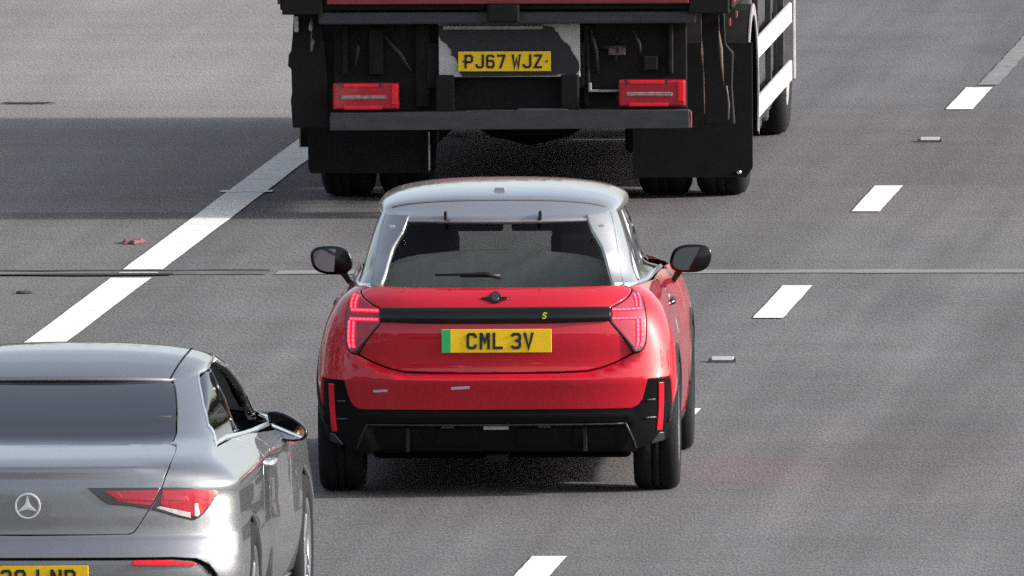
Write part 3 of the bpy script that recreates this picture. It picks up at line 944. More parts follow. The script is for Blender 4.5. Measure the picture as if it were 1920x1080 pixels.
    for sg in (1, -1):
        F = (lambda pl: pl) if sg > 0 else mirrored
        patch('reflector', s, F([r(.771, .540), r(.794, .540), r(.792, .44), r(.782, .310), r(.759, .310), r(.769, .42)]), 'reflector', lowb, 0.004, 0.015, 0.002, 0.002, thick=0.01)
        patch('corner_fin', s, F([r(.772, .298), r(.792, .298), r(.792, .262), r(.730, .246)]), 'dark_chrome', lowb, 0.004, 0.015, 0.002, 0.002, thick=0.01)
        patch('corner_slat', s, F([r(.715, .462), r(.755, .462), r(.755, .456), r(.715, .456)]), 'dark_chrome', lowb, 0.004, 0.02, 0.001, 0.001, thick=0.008)
        patch('corner_slat', s, F([r(.707, .376), r(.758, .376), r(.758, .370), r(.707, .370)]), 'dark_chrome', lowb, 0.004, 0.02, 0.001, 0.001, thick=0.008)
    patch('diffuser_edge', s, [r(-.60, .343), r(.60, .343), r(.61, .350), r(-.61, .350)], 'trim_edge', lowb, 0.0, 0.05, 0.002, 0.001, thick=0.01)
    for sg in (1, -1):
        F = (lambda pl: pl) if sg > 0 else mirrored
        patch('diffuser_edge', s, F([r(.61, .350), r(.618, .350), r(.668, .226), r(.658, .226)]), 'trim_edge', lowb, 0.0, 0.05, 0.002, 0.001, thick=0.01)
        patch('diffuser_tab', s, F([r(.20, .326), r(.262, .326), r(.256, .343), r(.206, .343)]), 'dark_chrome', lowb, -0.02, 0.05, 0.002, 0.001, thick=0.02)
        patch('diffuser_panel', s, F([r(.09, .228), r(.30, .228), r(.28, .316), r(.10, .316)]), 'black_trim', lowb, -0.036, 0.04, 0.006, 0.005, thick=0.012)
        patch('diffuser_panel', s, F([r(.36, .228), r(.60, .232), r(.575, .316), r(.37, .316)]), 'black_trim', lowb, -0.036, 0.04, 0.006, 0.005, thick=0.012)
    for x in (-.42, .42):
        box('diffuser_fin', x - .010, x + .010, -.515, -.40, .215, .335, 'black_satin', T, 0.004)
    box('fog_lamp', -.06, .06, float(s.yr(.33)) + .035, float(s.yr(.33)) + .06, .322, .342, 'lens_clear', T, 0.004)
    # sides ahead of the door gap
    for sg in (1, -1):
        F = (lambda pl: pl) if sg > 0 else mirrored
        door = patch('door', s, F([d(.67, .225), d(1.83, .225), d(1.88, .60), d(1.86, .93), d(1.60, .944), d(1.1, .950), d(.67, .956)]), 'red_paint', T, 0.0, 0.05, 0.004, 0.003, gap=0.003)
        hd = d(.80, .84)
        patch('door_handle', s, F([d(.74, .825), d(.95, .825), d(.95, .85), d(.74, .85)]), 'black_gloss', door, 0.022, 0.03, 0.006, 0.006, thick=0.025)
        wing_p = [d(1.84, .225), d(WB - .36, .235)] + [d(WB + .352 * math.cos(R(a)), .315 + .352 * math.sin(R(a))) for a in range(174, -10, -12)] + [d(2.95, .25), d(3.0, .60), d(2.85, .84), d(2.6, .90), d(2.35, .925), d(1.95, .94), d(1.87, .93), d(1.89, .60)]
        patch('front_wing', s, F(wing_p), 'red_paint', T, 0.0, 0.05, 0.004, 0.003, gap=0.003)
        patch('sill', s, F([d(.40, .142), d(2.1, .142), d(2.1, .228), d(.40, .228)]), 'black_satin', T, 0.004, 0.06, 0.004, 0.004)
        for cy in (0, WB):
            arch = [d(cy + .378 * math.cos(R(a)), .315 + .378 * math.sin(R(a))) for a in range(176, 2, -8)] + [d(cy + .345 * math.cos(R(a)), .315 + .345 * math.sin(R(a))) for a in range(4, 178, 8)]
            patch('wheel_arch', s, F(arch), 'black_satin', T, 0.008, 0.03, 0.004, 0.004, thick=0.05)
        patch('waist_trim', s, F([d(.05, .981), d(.3, .973), d(1.1, .952), d(1.75, .942), d(1.75, .953), d(1.1, .964), d(.3, .986), d(.05, .994), r(.60, 1.004), r(.60, .994)]), 'chrome', T, 0.004, 0.04, 0.003, 0.003)
    nose = [s.front(.6, .25), s.front(.72, .35), d(3.0, .60), d(2.86, .84), s.front(.35, .90)]
    nose_r = [d(2.95, .25), d(3.0, .60), d(2.86, .84)]
    fr = [d(2.96, .22), d(3.01, .60), d(2.87, .84), d(2.62, .90)]
    cen = s.Ur * 2 + s.S
    patch('front_bumper', s, [d(2.96, .2), (cen, .2), (cen, .78), d(2.90, .80), d(3.01, .60)], 'red_paint', T, 0, 0.06)
    patch('front_bumper', s, mirrored([d(2.96, .2), (cen, .2), (cen, .78), d(2.90, .80), d(3.01, .60)]), 'red_paint', T, 0, 0.06)
    # bonnet as a lofted sheet
    vs, fs = [], []
    zz = [.775, .84, .88, .91, .935, .955, .970, .984]
    for z in zz:
        w = float(s.w(z)) * .98; yfz = float(s.yf(z))
        for i in range(21):
            X = -1 + i / 10
            vs.append((w * X, yfz - float(s.Lf(z)) * (1 - (1 - min(1, abs(X)) ** 3.2) ** (1 / 3.2)), z + .012 * (1 - X * X)))
    for j in range(len(zz) - 1):
        for i in range(20):
            a = j * 21 + i
            fs.append((a, a + 21, a + 22, a + 1))
    from_data('bonnet', vs, fs, 'red_paint', T, True)
    # greenhouse
    flap = [(.420, 1.318), (.450, 1.243), (.475, 1.205), (.497, 1.168), (.525, 1.078), (.552, .998)]
    g = [r(x + .03, z) for x, z in flap]
    patch('rear_window', s, g + mirrored(g), 'glass', T, -0.012, 0.04, 0.003, 0.002, thick=0.004)
    for sg in (1, -1):
        F = (lambda pl: pl) if sg > 0 else mirrored
        fl = patch('window_flap', s, F([r(*p) for p in flap] + [r(.600, .996), r(.566, 1.167), r(.530, 1.318)]), 'silver_roof', T, 0.006, 0.02, 0.004, 0.004, thick=0.03, gap=0.001)
        box('flap_badge', sg * .497 - .014, sg * .497 + .014, -.236, -.20, 1.262, 1.276, 'chrome', fl, 0.003)
        patch('rear_pillar', s, F([r(.602, .996), r(.568, 1.167), r(.532, 1.325), d(.17, 1.325), d(.10, 1.167), d(.04, .996)]), 'silver_roof', T, 0.0, 0.025, 0.004, 0.003, thick=0.04, gap=0.002)
        patch('window_frame', s, F([d(.045, .990), d(.105, 1.167), d(.175, 1.33), d(.215, 1.33), d(.145, 1.167), d(.09, .990)]), 'black_gloss', T, 0.003, 0.03, 0.003, 0.003)
        patch('side_window', s, F([d(.085, .985), d(.14, 1.167), d(.21, 1.335), d(1.22, 1.335), d(1.45, 1.167), d(1.62, .96), d(1.1, .96), d(.4, .975)]), 'glass', T, -0.006, 0.06, 0.003, 0.002, thick=0.004)
        patch('window_bar', s, F([d(.66, .965), d(.70, 1.335), d(.74, 1.335), d(.70, .965)]), 'black_gloss', T, 0.0, 0.04, 0.003, 0.003)
        patch('front_pillar', s, F([d(1.58, .95), d(1.41, 1.167), d(1.19, 1.34), d(1.24, 1.34), d(1.49, 1.167), d(1.68, .95)]), 'black_gloss', T, 0.002, 0.04, 0.003, 0.003, thick=0.04)
    ws = [d(1.68, .985), d(1.49, 1.167), d(1.23, 1.345)]
    wp = ws + [(cen, 1.345), (cen, .985)]
    patch('windscreen', s, wp, 'glass', T, -0.006, 0.07, 0.003, 0.002, thick=0.004)
    patch('windscreen', s, mirrored(wp), 'glass', T, -0.006, 0.07, 0.003, 0.002, thick=0.004)
    # roof with its spoiler
    ys = [-.215, -.205, -.16, -.08, -.02, .06, .2, .35, .6, .9, 1.2, 1.40]
    zc = pchip(ys, [1.290, 1.302, 1.320, 1.351, 1.374, 1.398, 1.416, 1.426, 1.431, 1.430, 1.416, 1.385])
    wr = pchip([-.215, -.1, .0, .2, .5, .9, 1.2, 1.40], [.425, .505, .548, .572, .588, .592, .585, .55])
    hd = pchip([-.215, -.18, -.1, .0, .2, .9, 1.40], [.002, .004, .035, .075, .098, .115, .10])
    roof = roof_grid('roof', 'silver_roof', T, zc, wr, hd, -.215, 1.40, 2.5, 80, 56, yoff=lambda x, y: .10 * (x / .5) ** 2 * max(0, 1 - (y + .215) / .5))
    yof = lambda x, y: .10 * (x / .5) ** 2 * max(0, 1 - (y + .215) / .5)
    vs = []
    for i in range(41):
        for y in (-.012, .004):
            X = -.93 + 1.86 * i / 40
            x = float(wr(y)) * X
            vs.append((x, y + yof(x, y), float(zc(y)) - float(hd(y)) * (1 - (1 - abs(X) ** 2.5) ** .4) + .001))
    o = from_data('spoiler_seam', vs, [(2 * i, 2 * i + 2, 2 * i + 3, 2 * i + 1) for i in range(40)], 'groove_grey', roof)
    md = o.modifiers.new('t', 'SOLIDIFY'); md.thickness = .003; md.offset = 0
    for x in (-.245, .205):
        box('spoiler_fin', x - .007, x + .007, -.225, -.15, 1.296, 1.338, 'black_satin', roof, 0.003)
    # shark-fin aerial
    vs = [(-.034, .12, 1.392), (.034, .12, 1.392), (.03, .36, 1.405), (-.03, .36, 1.405), (-.020, .16, 1.428), (.020, .16, 1.428), (.006, .30, 1.430), (-.006, .30, 1.430)]
    from_data('shark_fin', vs, [(0, 1, 5, 4), (1, 2, 6, 5), (2, 3, 7, 6), (3, 0, 4, 7), (4, 5, 6, 7)], 'silver_roof', roof)
    # wiper
    wy = float(s.yr(1.045)) - .022
    wip = tube('wiper', [(-.29, wy + .012, 1.048), (-.20, wy, 1.05), (-.05, wy, 1.052), (.02, wy + .004, 1.040)], [.005, .006, .010, .014], 'black_satin', T)
    box('wiper_blade', -.17, .022, wy + .002, wy + .016, 1.036, 1.054, 'black_satin', wip, 0.004)
    # door mirrors
    for sg in (1, -1):
        cx, cz = sg * .868, .983
        bm = bmesh.new()
        prof = []
        for t in range(28):
            a = 2 * math.pi * t / 28
            c, q = math.cos(a), math.sin(a)
            prof.append((math.copysign(abs(c) ** .72, c) * .099, math.copysign(abs(q) ** .72, q) * .068))
        rings = []
        for yy, k in ((1.70, .93), (1.705, 1.0), (1.75, 1.0), (1.83, .92), (1.88, .70), (1.90, .35)):
            rings.append([bm.verts.new((cx + px * k + sg * .012 * (pz / .068), yy, cz + pz * k)) for px, pz in prof])
        for i in range(len(rings) - 1):
            for t in range(28):
                bm.faces.new((rings[i][t], rings[i][(t + 1) % 28], rings[i + 1][(t + 1) % 28], rings[i + 1][t]))
        bm.faces.new(rings[-1])
        bm.faces.new(rings[0][::-1])
        mir = from_bm('door_mirror', bm, 'black_gloss', T, True)
        bm = bmesh.new()
        bm.faces.new([bm.verts.new((cx + px * .84 + sg * .012 * (pz / .068), 1.698 + sg * px * .10 * sg - pz * .03, cz + pz * .82)) for px, pz in prof])
        from_bm('mirror_glass', bm, 'mirror_dim', mir)
        prism('mirror_foot', [(sg * .80, .935), (sg * .835, .925), (sg * .79, .865), (sg * .765, .865)], 'y', 1.73, 1.80, 'black_gloss', mir)
    # wheels
    for cy in (0, WB):
        for sg in (1, -1):
            wheel(T, sg * .748, cy, WR, .215, sg, 'rim_dark' if cy else 'rim_alloy', 6)
    # underbody and cabin
    bm = bmesh.new()
    bm_box(bm, -.62, .62, .30, 3.05, .125, .30, 0.03)
    bm_box(bm, -.60, .60, -.34, .5, .20, .34, 0.03)
    bm_box(bm, -.60, .60, -.42, 2.9, .29, .62, 0.03)
    bm_box(bm, -.05, .05, -.45, -.1, .16, .20, 0.01)
    from_bm('underbody', bm, 'black_matt', T)
    bm = bmesh.new()
    bm_box(bm, -.50, .50, -.40, -.28, .60, .955, 0.02)
    bm_box(bm, -.62, -.58, -.3, 1.9, .60, .95, 0.01)
    bm_box(bm, .58, .62, -.3, 1.9, .60, .95, 0.01)
    bm_box(bm, -.60, .60, 1.62, 1.95, .60, .97, 0.03)
    from_bm('cabin_lining', bm, 'black_satin', T)
    bm = bmesh.new()
    prof = [(-.56, .80), (-.56, 1.06), (-.50, 1.10), (-.40, 1.13), (-.2, 1.15), (0, 1.155), (.2, 1.15), (.40, 1.13), (.50, 1.10), (.56, 1.06), (.56, .80)]
    A = [bm.verts.new((x, -.18 + (z - .8) * -.02, z)) for x, z in prof]; B = [bm.verts.new((x, -.02, z - .01)) for x, z in prof]
    bm.faces.new(A); bm.faces.new(B[::-1])
    for i in range(len(prof)):
        bm.faces.new((A[i], B[i], B[(i + 1) % len(prof)], A[(i + 1) % len(prof)]))
    bmesh.ops.bevel(bm, geom=list(bm.edges), offset=.02, segments=2, affect='EDGES')
    from_bm('rear_seat', bm, 'seat', T)
    for x in (-.36, .36):
        k = math.copysign(1, x)
        fs_ = box('front_seat', *sorted((k * .220 + .004, k * .60)), .72, .88, .5, 1.20, 'seat_dark', T, 0.05)
        box('headrest', *sorted((k * .225 + .004, k * .56)), .74, .84, 1.10, 1.29, 'seat_dark', fs_, 0.04)
        box('added_dark_header', *sorted((k * .02, k * .52)), 1.24, 1.26, 1.15, 1.36, 'seat_dark', T, 0.008)  # added dark boards that blacken the top of the view through the cabin
    hl = roof_grid('headlining', 'seat_dark', T, lambda y: float(zc(y)) - .03, lambda y: float(wr(y)) * .96, hd, -.02, 1.36, 2.5, 12, 16, thick=.005)
    # inner posts that frame the view through the cabin
    box('rear_view_mirror', .0, .20, 1.28, 1.31, 1.20, 1.26, 'black_satin', T, 0.015)
    return T
build_hatchback()

def slit(outer, inner):
    return list(outer) + [outer[0]] + [inner[0]] + list(inner[::-1])

def shrink(poly, dlt):
    q = np.array(poly, float)
    ar = np.sum(q[:, 0] * np.roll(q[:, 1], -1) - np.roll(q[:, 0], -1) * q[:, 1])
    t = np.roll(q, -1, 0) - q
    t /= np.linalg.norm(t, axis=1, keepdims=True) + 1e-12
    p = np.roll(t, 1, 0)
    n = np.stack([-(t[:, 1] + p[:, 1]), t[:, 0] + p[:, 0]], 1)
    n /= np.linalg.norm(n, axis=1, keepdims=True) + 1e-12
    if ar < 0:
        n = -n
    return [tuple(a) for a in q + n * dlt]

def build_saloon():
    T = thing('saloon', 'metallic grey saloon at the lower left, cut off by the photo edge', 'car', (-1.722, -33.25, 0), 0.0)
    s = SH2; r = s.r; d = s.side
    WB, WR = 2.729, 0.325
    trunk_edge = [(.417, .664), (.436, .672), (.451, .691), (.525, .804), (.592, .909), (.625, .934), (.649, .948), (.674, .963), (.694, .976), (.703, .988), (.704, .998), (.700, 1.006)]
    win = [(.640, 1.010), (.680, 1.018), (.692, 1.045), (.685, 1.100), (.676, 1.201), (.664, 1.225)]
    gl_rear = [(1.20, .982), (.985, 1.006), (.878, 1.052), (.828, 1.129), (.815, 1.203), (.830, 1.250)]
    belt = [d(.5, .972), d(1.0, .960), d(1.45, .944)]
    body = [r(.27, .570), r(.62, .568), r(.72, .558), r(.772, .530), r(.80, .492), r(.835, .40), d(-.37, .345)]
    body += circ(s, 0, .325, .352, 174, 8)
    body += [d(.37, .25), d(.55, .25), d(.55, .60), d(.60, .968)]
    body += gl_rear + [(.80, 1.262), (.66, 1.262)] + win[::-1] + trunk_edge[::-1] + [r(0, .660)]
    def off_body(p, z):
        a = np.abs(p[..., 0])
        # shoulder crease above the wheels
        return 0.012 * np.exp(-((z - .865) / .03) ** 2) * np.clip((a - .6) / .2, 0, 1)
    patch('rear_body', s, body + mirrored(body[:-1]) + [r(0, .570)], 'silver_car', T, off_body, 0.016, 0.003, 0.0015, gap=0.001, hz=0.011, lean=0.25)
    tr = [r(0, .662), r(.40, .662)] + trunk_edge + [(.660, 1.014), r(.3, 1.0155), r(0, 1.016)]
    def off_tr(p, z):
        a = np.abs(p[..., 0])
        lip = np.exp(-((z - .940) / .014) ** 2) * np.clip((.58 - a) / .12, 0, 1)
        scoop = np.exp(-((z - .895) / .022) ** 2) * np.clip((.62 - a) / .15, 0, 1)
        return 0.010 * lip - 0.006 * scoop
    trunk = patch('boot_lid', s, tr + mirrored(tr[1:-1]), 'silver_car', T, off_tr, 0.014, 0.003, 0.0015, gap=0.003, hz=0.008, lean=0.25)
    lin = [r(.46, .64), (.57, .80), (.63, .90), (.66, .930)]
    patch('gap_liner', s, [r(0, .64)] + lin + [r(0, .930)] + mirrored(lin), 'groove', T, -0.014, 0.05, 0.004, 0.0, hz=0.02)
    # lower bumper with the plate recess
    lb = [r(0, .562), r(.27, .562), r(.62, .560), r(.715, .550), r(.765, .523), r(.790, .487), r(.825, .40), d(-.37, .34), d(-.38, .26), r(.70, .24), r(0, .22)]
    patch('lower_bumper', s, lb + mirrored(lb[1:-1]), 'silver_car', T, -0.022, 0.03, 0.004, 0.003)
    st = [r(0, .572), r(.27, .572), r(.62, .570), r(.722, .560), r(.775, .532), r(.805, .492)]
    st2 = [r(.785, .487), r(.758, .522), r(.712, .549), r(.62, .558), r(.27, .560), r(0, .560)]
    patch('bumper_groove', s, st + st2 + mirrored(st2[:-1]) + mirrored(st[1:]), 'groove', T, -0.012, 0.03, 0.003, 0.0)
    patch('diffuser', s, [r(-.6, .40), r(-.52, .46), r(.52, .46), r(.6, .40), r(.66, .23), r(-.66, .23)], 'black_satin', T, -0.008, 0.05)
    for sg in (1, -1):
        F = (lambda pl: pl) if sg > 0 else mirrored
        patch('reflector', s, F([r(.446, .545), r(.458, .556), r(.60, .5545), r(.70, .543), r(.722, .534), r(.716, .527), r(.60, .529), r(.458, .532)]), 'reflector', T, -0.008, 0.02, 0.003, 0.003, thick=0.016)
        inner = [(.247, .864), (.40, .864), (.553, .862), (.497, .770), (.455, .778), (.414, .786), (.332, .793), (.304, .811)]
        outer = [(.564, .862), (.70, .858), (.821, .850), (.804, .826), (.781, .800), (.734, .747), (.710, .728), (.683, .717), (.61, .737), (.545, .757), (.508, .768)]
        li = patch('tail_lamp', s, F(inner), 'lens_rim', T, 0.005, 0.025, 0.003, 0.003, thick=0.02)
        patch('lamp_lens', s, F([(.335, .850), (.546, .850), (.508, .785), (.42, .797), (.372, .806)]), 'lens', li, 0.0075, 0.02, 0.002, 0.002, thick=0.005)
        patch('lamp_light', s, F([(.318, .850), (.372, .850), (.384, .832), (.396, .815), (.372, .812), (.345, .830)]), 'lens_bright', li, 0.0095, 0.02, 0.002, 0.002, thick=0.005)
        patch('lamp_light', s, F([(.39, .822), (.522, .812), (.518, .803), (.39, .812)]), 'lens_bright', li, 0.0095, 0.02, 0.001, 0.001, thick=0.004)
        lo = patch('tail_lamp', s, F(outer), 'lens_rim', T, 0.005, 0.025, 0.003, 0.003, thick=0.02)
        patch('lamp_lens', s, F([(.562, .850), (.70, .848), (.800, .842), (.772, .802), (.728, .752), (.690, .733), (.545, .790)]), 'lens_bright', lo, 0.0075, 0.02, 0.002, 0.002, thick=0.005)
        patch('lamp_lens', s, F([(.56, .830), (.66, .822), (.67, .80), (.56, .808)]), 'lens', lo, 0.009, 0.02, 0.002, 0.002, thick=0.004)
        patch('lamp_clear', s, F([(.528, .776), (.548, .782), (.668, .752), (.672, .728), (.62, .742)]), 'lens_clear', lo, 0.0095, 0.02, 0.002, 0.002, thick=0.005)
        patch('lamp_clear', s, F([(.690, .790), (.705, .790), (.712, .745), (.700, .732), (.686, .738)]), 'lens_clear', lo, 0.0095, 0.02, 0.002, 0.002, thick=0.005)
        # sides
        patch('rear_door', s, F([d(.56, .25), d(1.02, .25), d(1.02, .60), d(.98, .957), d(.61, .966), d(.56, .60)]), 'silver_car', T, off_body, 0.04, 0.004, 0.002, gap=0.003, lean=0.3)
        dr = patch('front_door', s, F([d(1.02, .25), d(1.98, .25), d(2.02, .60), d(1.95, .905), d(1.45, .930), d(.98, .956), d(1.02, .60)]), 'silver_car', T, off_body, 0.04, 0.004, 0.002, gap=0.003, lean=0.3)
        patch('door_handle', s, F([d(1.12, .80), d(1.32, .80), d(1.32, .822), d(1.12, .822)]), 'chrome', dr, 0.03, 0.03, 0.006, 0.006, thick=0.03)
        wing_p = [d(1.98, .25), d(WB - .37, .25)] + [d(WB + .355 * math.cos(R(a)), .325 + .355 * math.sin(R(a))) for a in range(172, -10, -12)] + [d(3.25, .26), d(3.3, .60), d(3.1, .84), d(2.9, .89), d(2.5, .910), d(1.95, .906), d(2.02, .60)]
        patch('front_wing', s, F(wing_p), 'silver_car', T, 0.0, 0.05, 0.004, 0.003, gap=0.003)
        patch('sill', s, F([d(.40, .17), d(2.3, .17), d(2.3, .245), d(.40, .245)]), 'silver_car', T, 0.006, 0.06, 0.004, 0.004)
        glass_p = gl_rear[::-1] + [(1.28, .985), (1.8, .978), (2.2, .964), (2.75, .938), (3.20, .928), (3.43, .945), (3.52, 1.10), (3.48, 1.215), (3.0, 1.258), (1.8, 1.264), (1.05, 1.262)]
        patch('window_trim', s, F(slit(glass_p, shrink(glass_p, .012))), 'chrome', T, 0.005, 0.05, 0.002, 0.002, thick=0.012)
        patch('side_window', s, F(shrink([(1.05, 1.262)] + gl_rear[::-1] + [(1.28, .985), (1.8, .978), d(.96, .972), d(.93, 1.12), d(.88, 1.262)], .010)), 'glass_dark', T, lambda p, z: -.004 - .065 * np.clip(1.0 - p[..., 1], 0, .75), 0.04, 0.003, 0.002, thick=0.004)
        patch('window_bar', s, F([d(.93, .972), d(.90, 1.12), d(.86, 1.255), d(.91, 1.255), d(.97, 1.12), d(1.01, .970)]), 'black_gloss', T, 0.001, 0.04, 0.003, 0.003)
        patch('front_pillar', s, F([(3.46, .95), (3.53, 1.10), (3.49, 1.23), (3.42, 1.27), (3.55, 1.275), (3.66, 1.10), (3.62, .95)]), 'black_gloss', T, 0.002, 0.04, 0.003, 0.003, thick=0.04)
    # rear window
    rw = [r(0, 1.006), (.62, 1.004)] + [(u - .008, z) for u, z in win] + [(.60, 1.245), r(.3, 1.25), r(0, 1.252)]
    patch('rear_window', s, rw + mirrored(rw[1:-1]), 'glass_dark', T, -0.006, 0.03, 0.003, 0.003, thick=0.004, hz=0.012)
    cen = s.Ur * 2 + s.S
    wp = [(3.66, .97), (3.66, 1.10), (3.56, 1.275), (cen, 1.275), (cen, .97)]
    for pl in (wp, mirrored(wp)):
        patch('windscreen', s, pl, 'glass_dark', T, -0.006, 0.08, 0.003, 0.002, thick=0.004)
    fb = [d(3.26, .2), (cen, .2), (cen, .70), d(3.25, .72), d(3.3, .60)]
    for pl in (fb, mirrored(fb)):
        patch('front_bumper', s, pl, 'silver_car', T, 0, 0.07)
    vs, fs = [], []
    zz = [.69, .78, .85, .89, .92, .94, .955, .972]
    for z in zz:
        w = float(s.w(z)) * .98; yfz = float(s.yf(z))
        for i in range(21):
            X = -1 + i / 10
            vs.append((w * X, yfz - float(s.Lf(z)) * (1 - (1 - min(1, abs(X)) ** 3) ** (1 / 3)), z + .012 * (1 - X * X)))
    for j in range(len(zz) - 1):
        for i in range(20):
            a = j * 21 + i
            fs.append((a, a + 21, a + 22, a + 1))
    from_data('bonnet', vs, fs, 'silver_car', T, True)
    # roof
    zc = pchip([.42, .50, .65, .9, 1.2, 1.5, 1.75], [1.239, 1.266, 1.303, 1.335, 1.340, 1.322, 1.292])
    wr = pchip([.42, .6, .9, 1.2, 1.5, 1.75], [.578, .600, .618, .612, .596, .56])
    hd = pchip([.42, .6, .9, 1.2, 1.5], [.034, .056, .082, .088, .08])
    def yo(x, y):
        X = min(abs(x) / .66, .97)
        return (.04 * X * X + .44 * (1 - (1 - X**3) ** (1 / 3))) * max(0, 1 - (y - .42) / .55)
    roof = roof_grid('roof', 'silver_car', T, zc, wr, hd, .42, 1.75, 2.3, 60, 56, yoff=yo)
    for sg in (1, -1):
        def rp(f, y):
            x = sg * f * float(wr(y))
            return (x, y + yo(x, y), float(zc(y)) - float(hd(y)) * (1 - (1 - f ** 2.3) ** (1 / 2.3)) + .0005)
        vs = []
        ns = 24
        for i in range(ns + 1):
            y = .425 + (1.45 - .425) * i / ns
            vs += [rp(.832, y), rp(.843, y)]
        fs = [(2 * i, 2 * i + 1, 2 * i + 3, 2 * i + 2) for i in range(ns)]
        o = from_data('roof_seam', vs, fs, 'groove', roof)
        md = o.modifiers.new('t', 'SOLIDIFY'); md.thickness = .003; md.offset = 0
    # three-pointed star
    yb = float(s.yr(.788)) + .002
    bm = bmesh.new()
    n = 40
    R0, R1 = .056, .0475
    rr = [[], [], [], []]
    for k in range(n):
        a = 2 * math.pi * k / n
        for q, (rad, dy) in enumerate(((R0, 0), (R0 - .001, -.008), (R1 + .001, -.008), (R1, 0))):
            rr[q].append(bm.verts.new((-.003 + rad * math.cos(a), yb + dy, .788 + rad * math.sin(a))))
    for q in range(3):
        for k in range(n):
            bm.faces.new((rr[q][k], rr[q][(k + 1) % n], rr[q + 1][(k + 1) % n], rr[q + 1][k]))
    ring = from_bm('star_emblem', bm, 'emblem', T)
    for k in range(3):
        a = math.pi / 2 + k * 2 * math.pi / 3
        c = Vector((-.003, yb - .007, .788))
        tip = c + Vector((math.cos(a), .03, math.sin(a))) * .051
        b1 = c + Vector((math.cos(a + 1.05), 0, math.sin(a + 1.05))) * .014 + Vector((0, .0015, 0))
        b2 = c + Vector((math.cos(a - 1.05), 0, math.sin(a - 1.05))) * .014 + Vector((0, .0015, 0))
        from_data('star_point', [c, b1, tip, b2], [(0, 2, 1), (0, 3, 2)], 'emblem', ring)
    number_plate(T, 0.0, .479, float(s.yr(.5)) - .004 + .016, [('2', -.094), ('0', -.033), ('L', .061), ('N', .1215), ('P', .182)])
    # door mirrors
    for sg in (1, -1):
        prof = [(.792, .975), (.800, .986), (.83, .988), (.865, .981), (.905, .963), (.945, .938), (.968, .915), (.975, .897), (.970, .878), (.952, .864), (.915, .858), (.845, .863), (.822, .874), (.808, .905)]
        cx = sum(p[0] for p in prof) / len(prof); cz = sum(p[1] for p in prof) / len(prof)
        bm = bmesh.new()
        rings = []
        for yy, k, tl in ((1.82, .95, 1), (1.825, 1.0, 1), (1.87, 1.0, .6), (1.93, .92, .2), (1.98, .72, 0), (2.0, .35, 0)):
            rings.append([bm.verts.new((sg * (cx + (px - cx) * k), yy + tl * (-.313 * (px - cx) + .164 * (pz - cz)), cz + (pz - cz) * k)) for px, pz in prof])
        npf = len(prof)
        for i in range(len(rings) - 1):
            for t in range(npf):
                bm.faces.new((rings[i][t], rings[i][(t + 1) % npf], rings[i + 1][(t + 1) % npf], rings[i + 1][t]))
        bm.faces.new(rings[-1]); bm.faces.new(rings[0][::-1])
        mir = from_bm('door_mirror', bm, 'black_gloss', T, True)
        bm = bmesh.new()
        bm.faces.new([bm.verts.new((sg * (cx + (px - cx) * .86), 1.816 - (px - cx) * .313 + (pz - cz) * .164, cz + (pz - cz) * .84)) for px, pz in prof])
        from_bm('mirror_glass', bm, 'mirror', mir)
        tube('mirror_foot', [(sg * .86, 1.90, .875), (sg * .81, 1.92, .845), (sg * .77, 1.93, .82)], [.03, .026, .03], 'black_gloss', mir)
    for cy in (0, WB):
        for sg in (1, -1):
            wheel(T, sg * (.785), cy, WR, .225, sg, 'rim_alloy', 5)
            F = (lambda pl: pl) if sg > 0 else mirrored
    bm = bmesh.new()
    bm_box(bm, -.64, .64, -.85, 3.4, .17, .30, 0.03)
    bm_box(bm, -.62, .62, -.85, 3.3, .29, .64, 0.03)
    from_bm('underbody', bm, 'black_matt', T)
    bm = bmesh.new()
    bm_box(bm, -.60, .60, -.80, .0, .60, .93, 0.02)
    bm_box(bm, -.66, -.62, .0, 2.1, .60, .93, 0.01)
    bm_box(bm, .62, .66, .0, 2.1, .60, .93, 0.01)
    bm_box(bm, -.62, .62, 1.75, 2.1, .60, .95, 0.03)
    from_bm('cabin_lining', bm, 'black_satin', T)
    box('rear_seat', -.58, .58, .02, .20, .6, 1.03, 'seat_dark', T, 0.05)
    for x in (-.36, .36):
        fs_ = box('front_seat', x - .24, x + .24, 1.0, 1.14, .5, 1.02, 'seat_dark', T, 0.05)
        box('headrest', x - .13, x + .13, 1.0, 1.09, 1.03, 1.16, 'seat_dark', fs_, 0.035)
    return T
build_saloon()

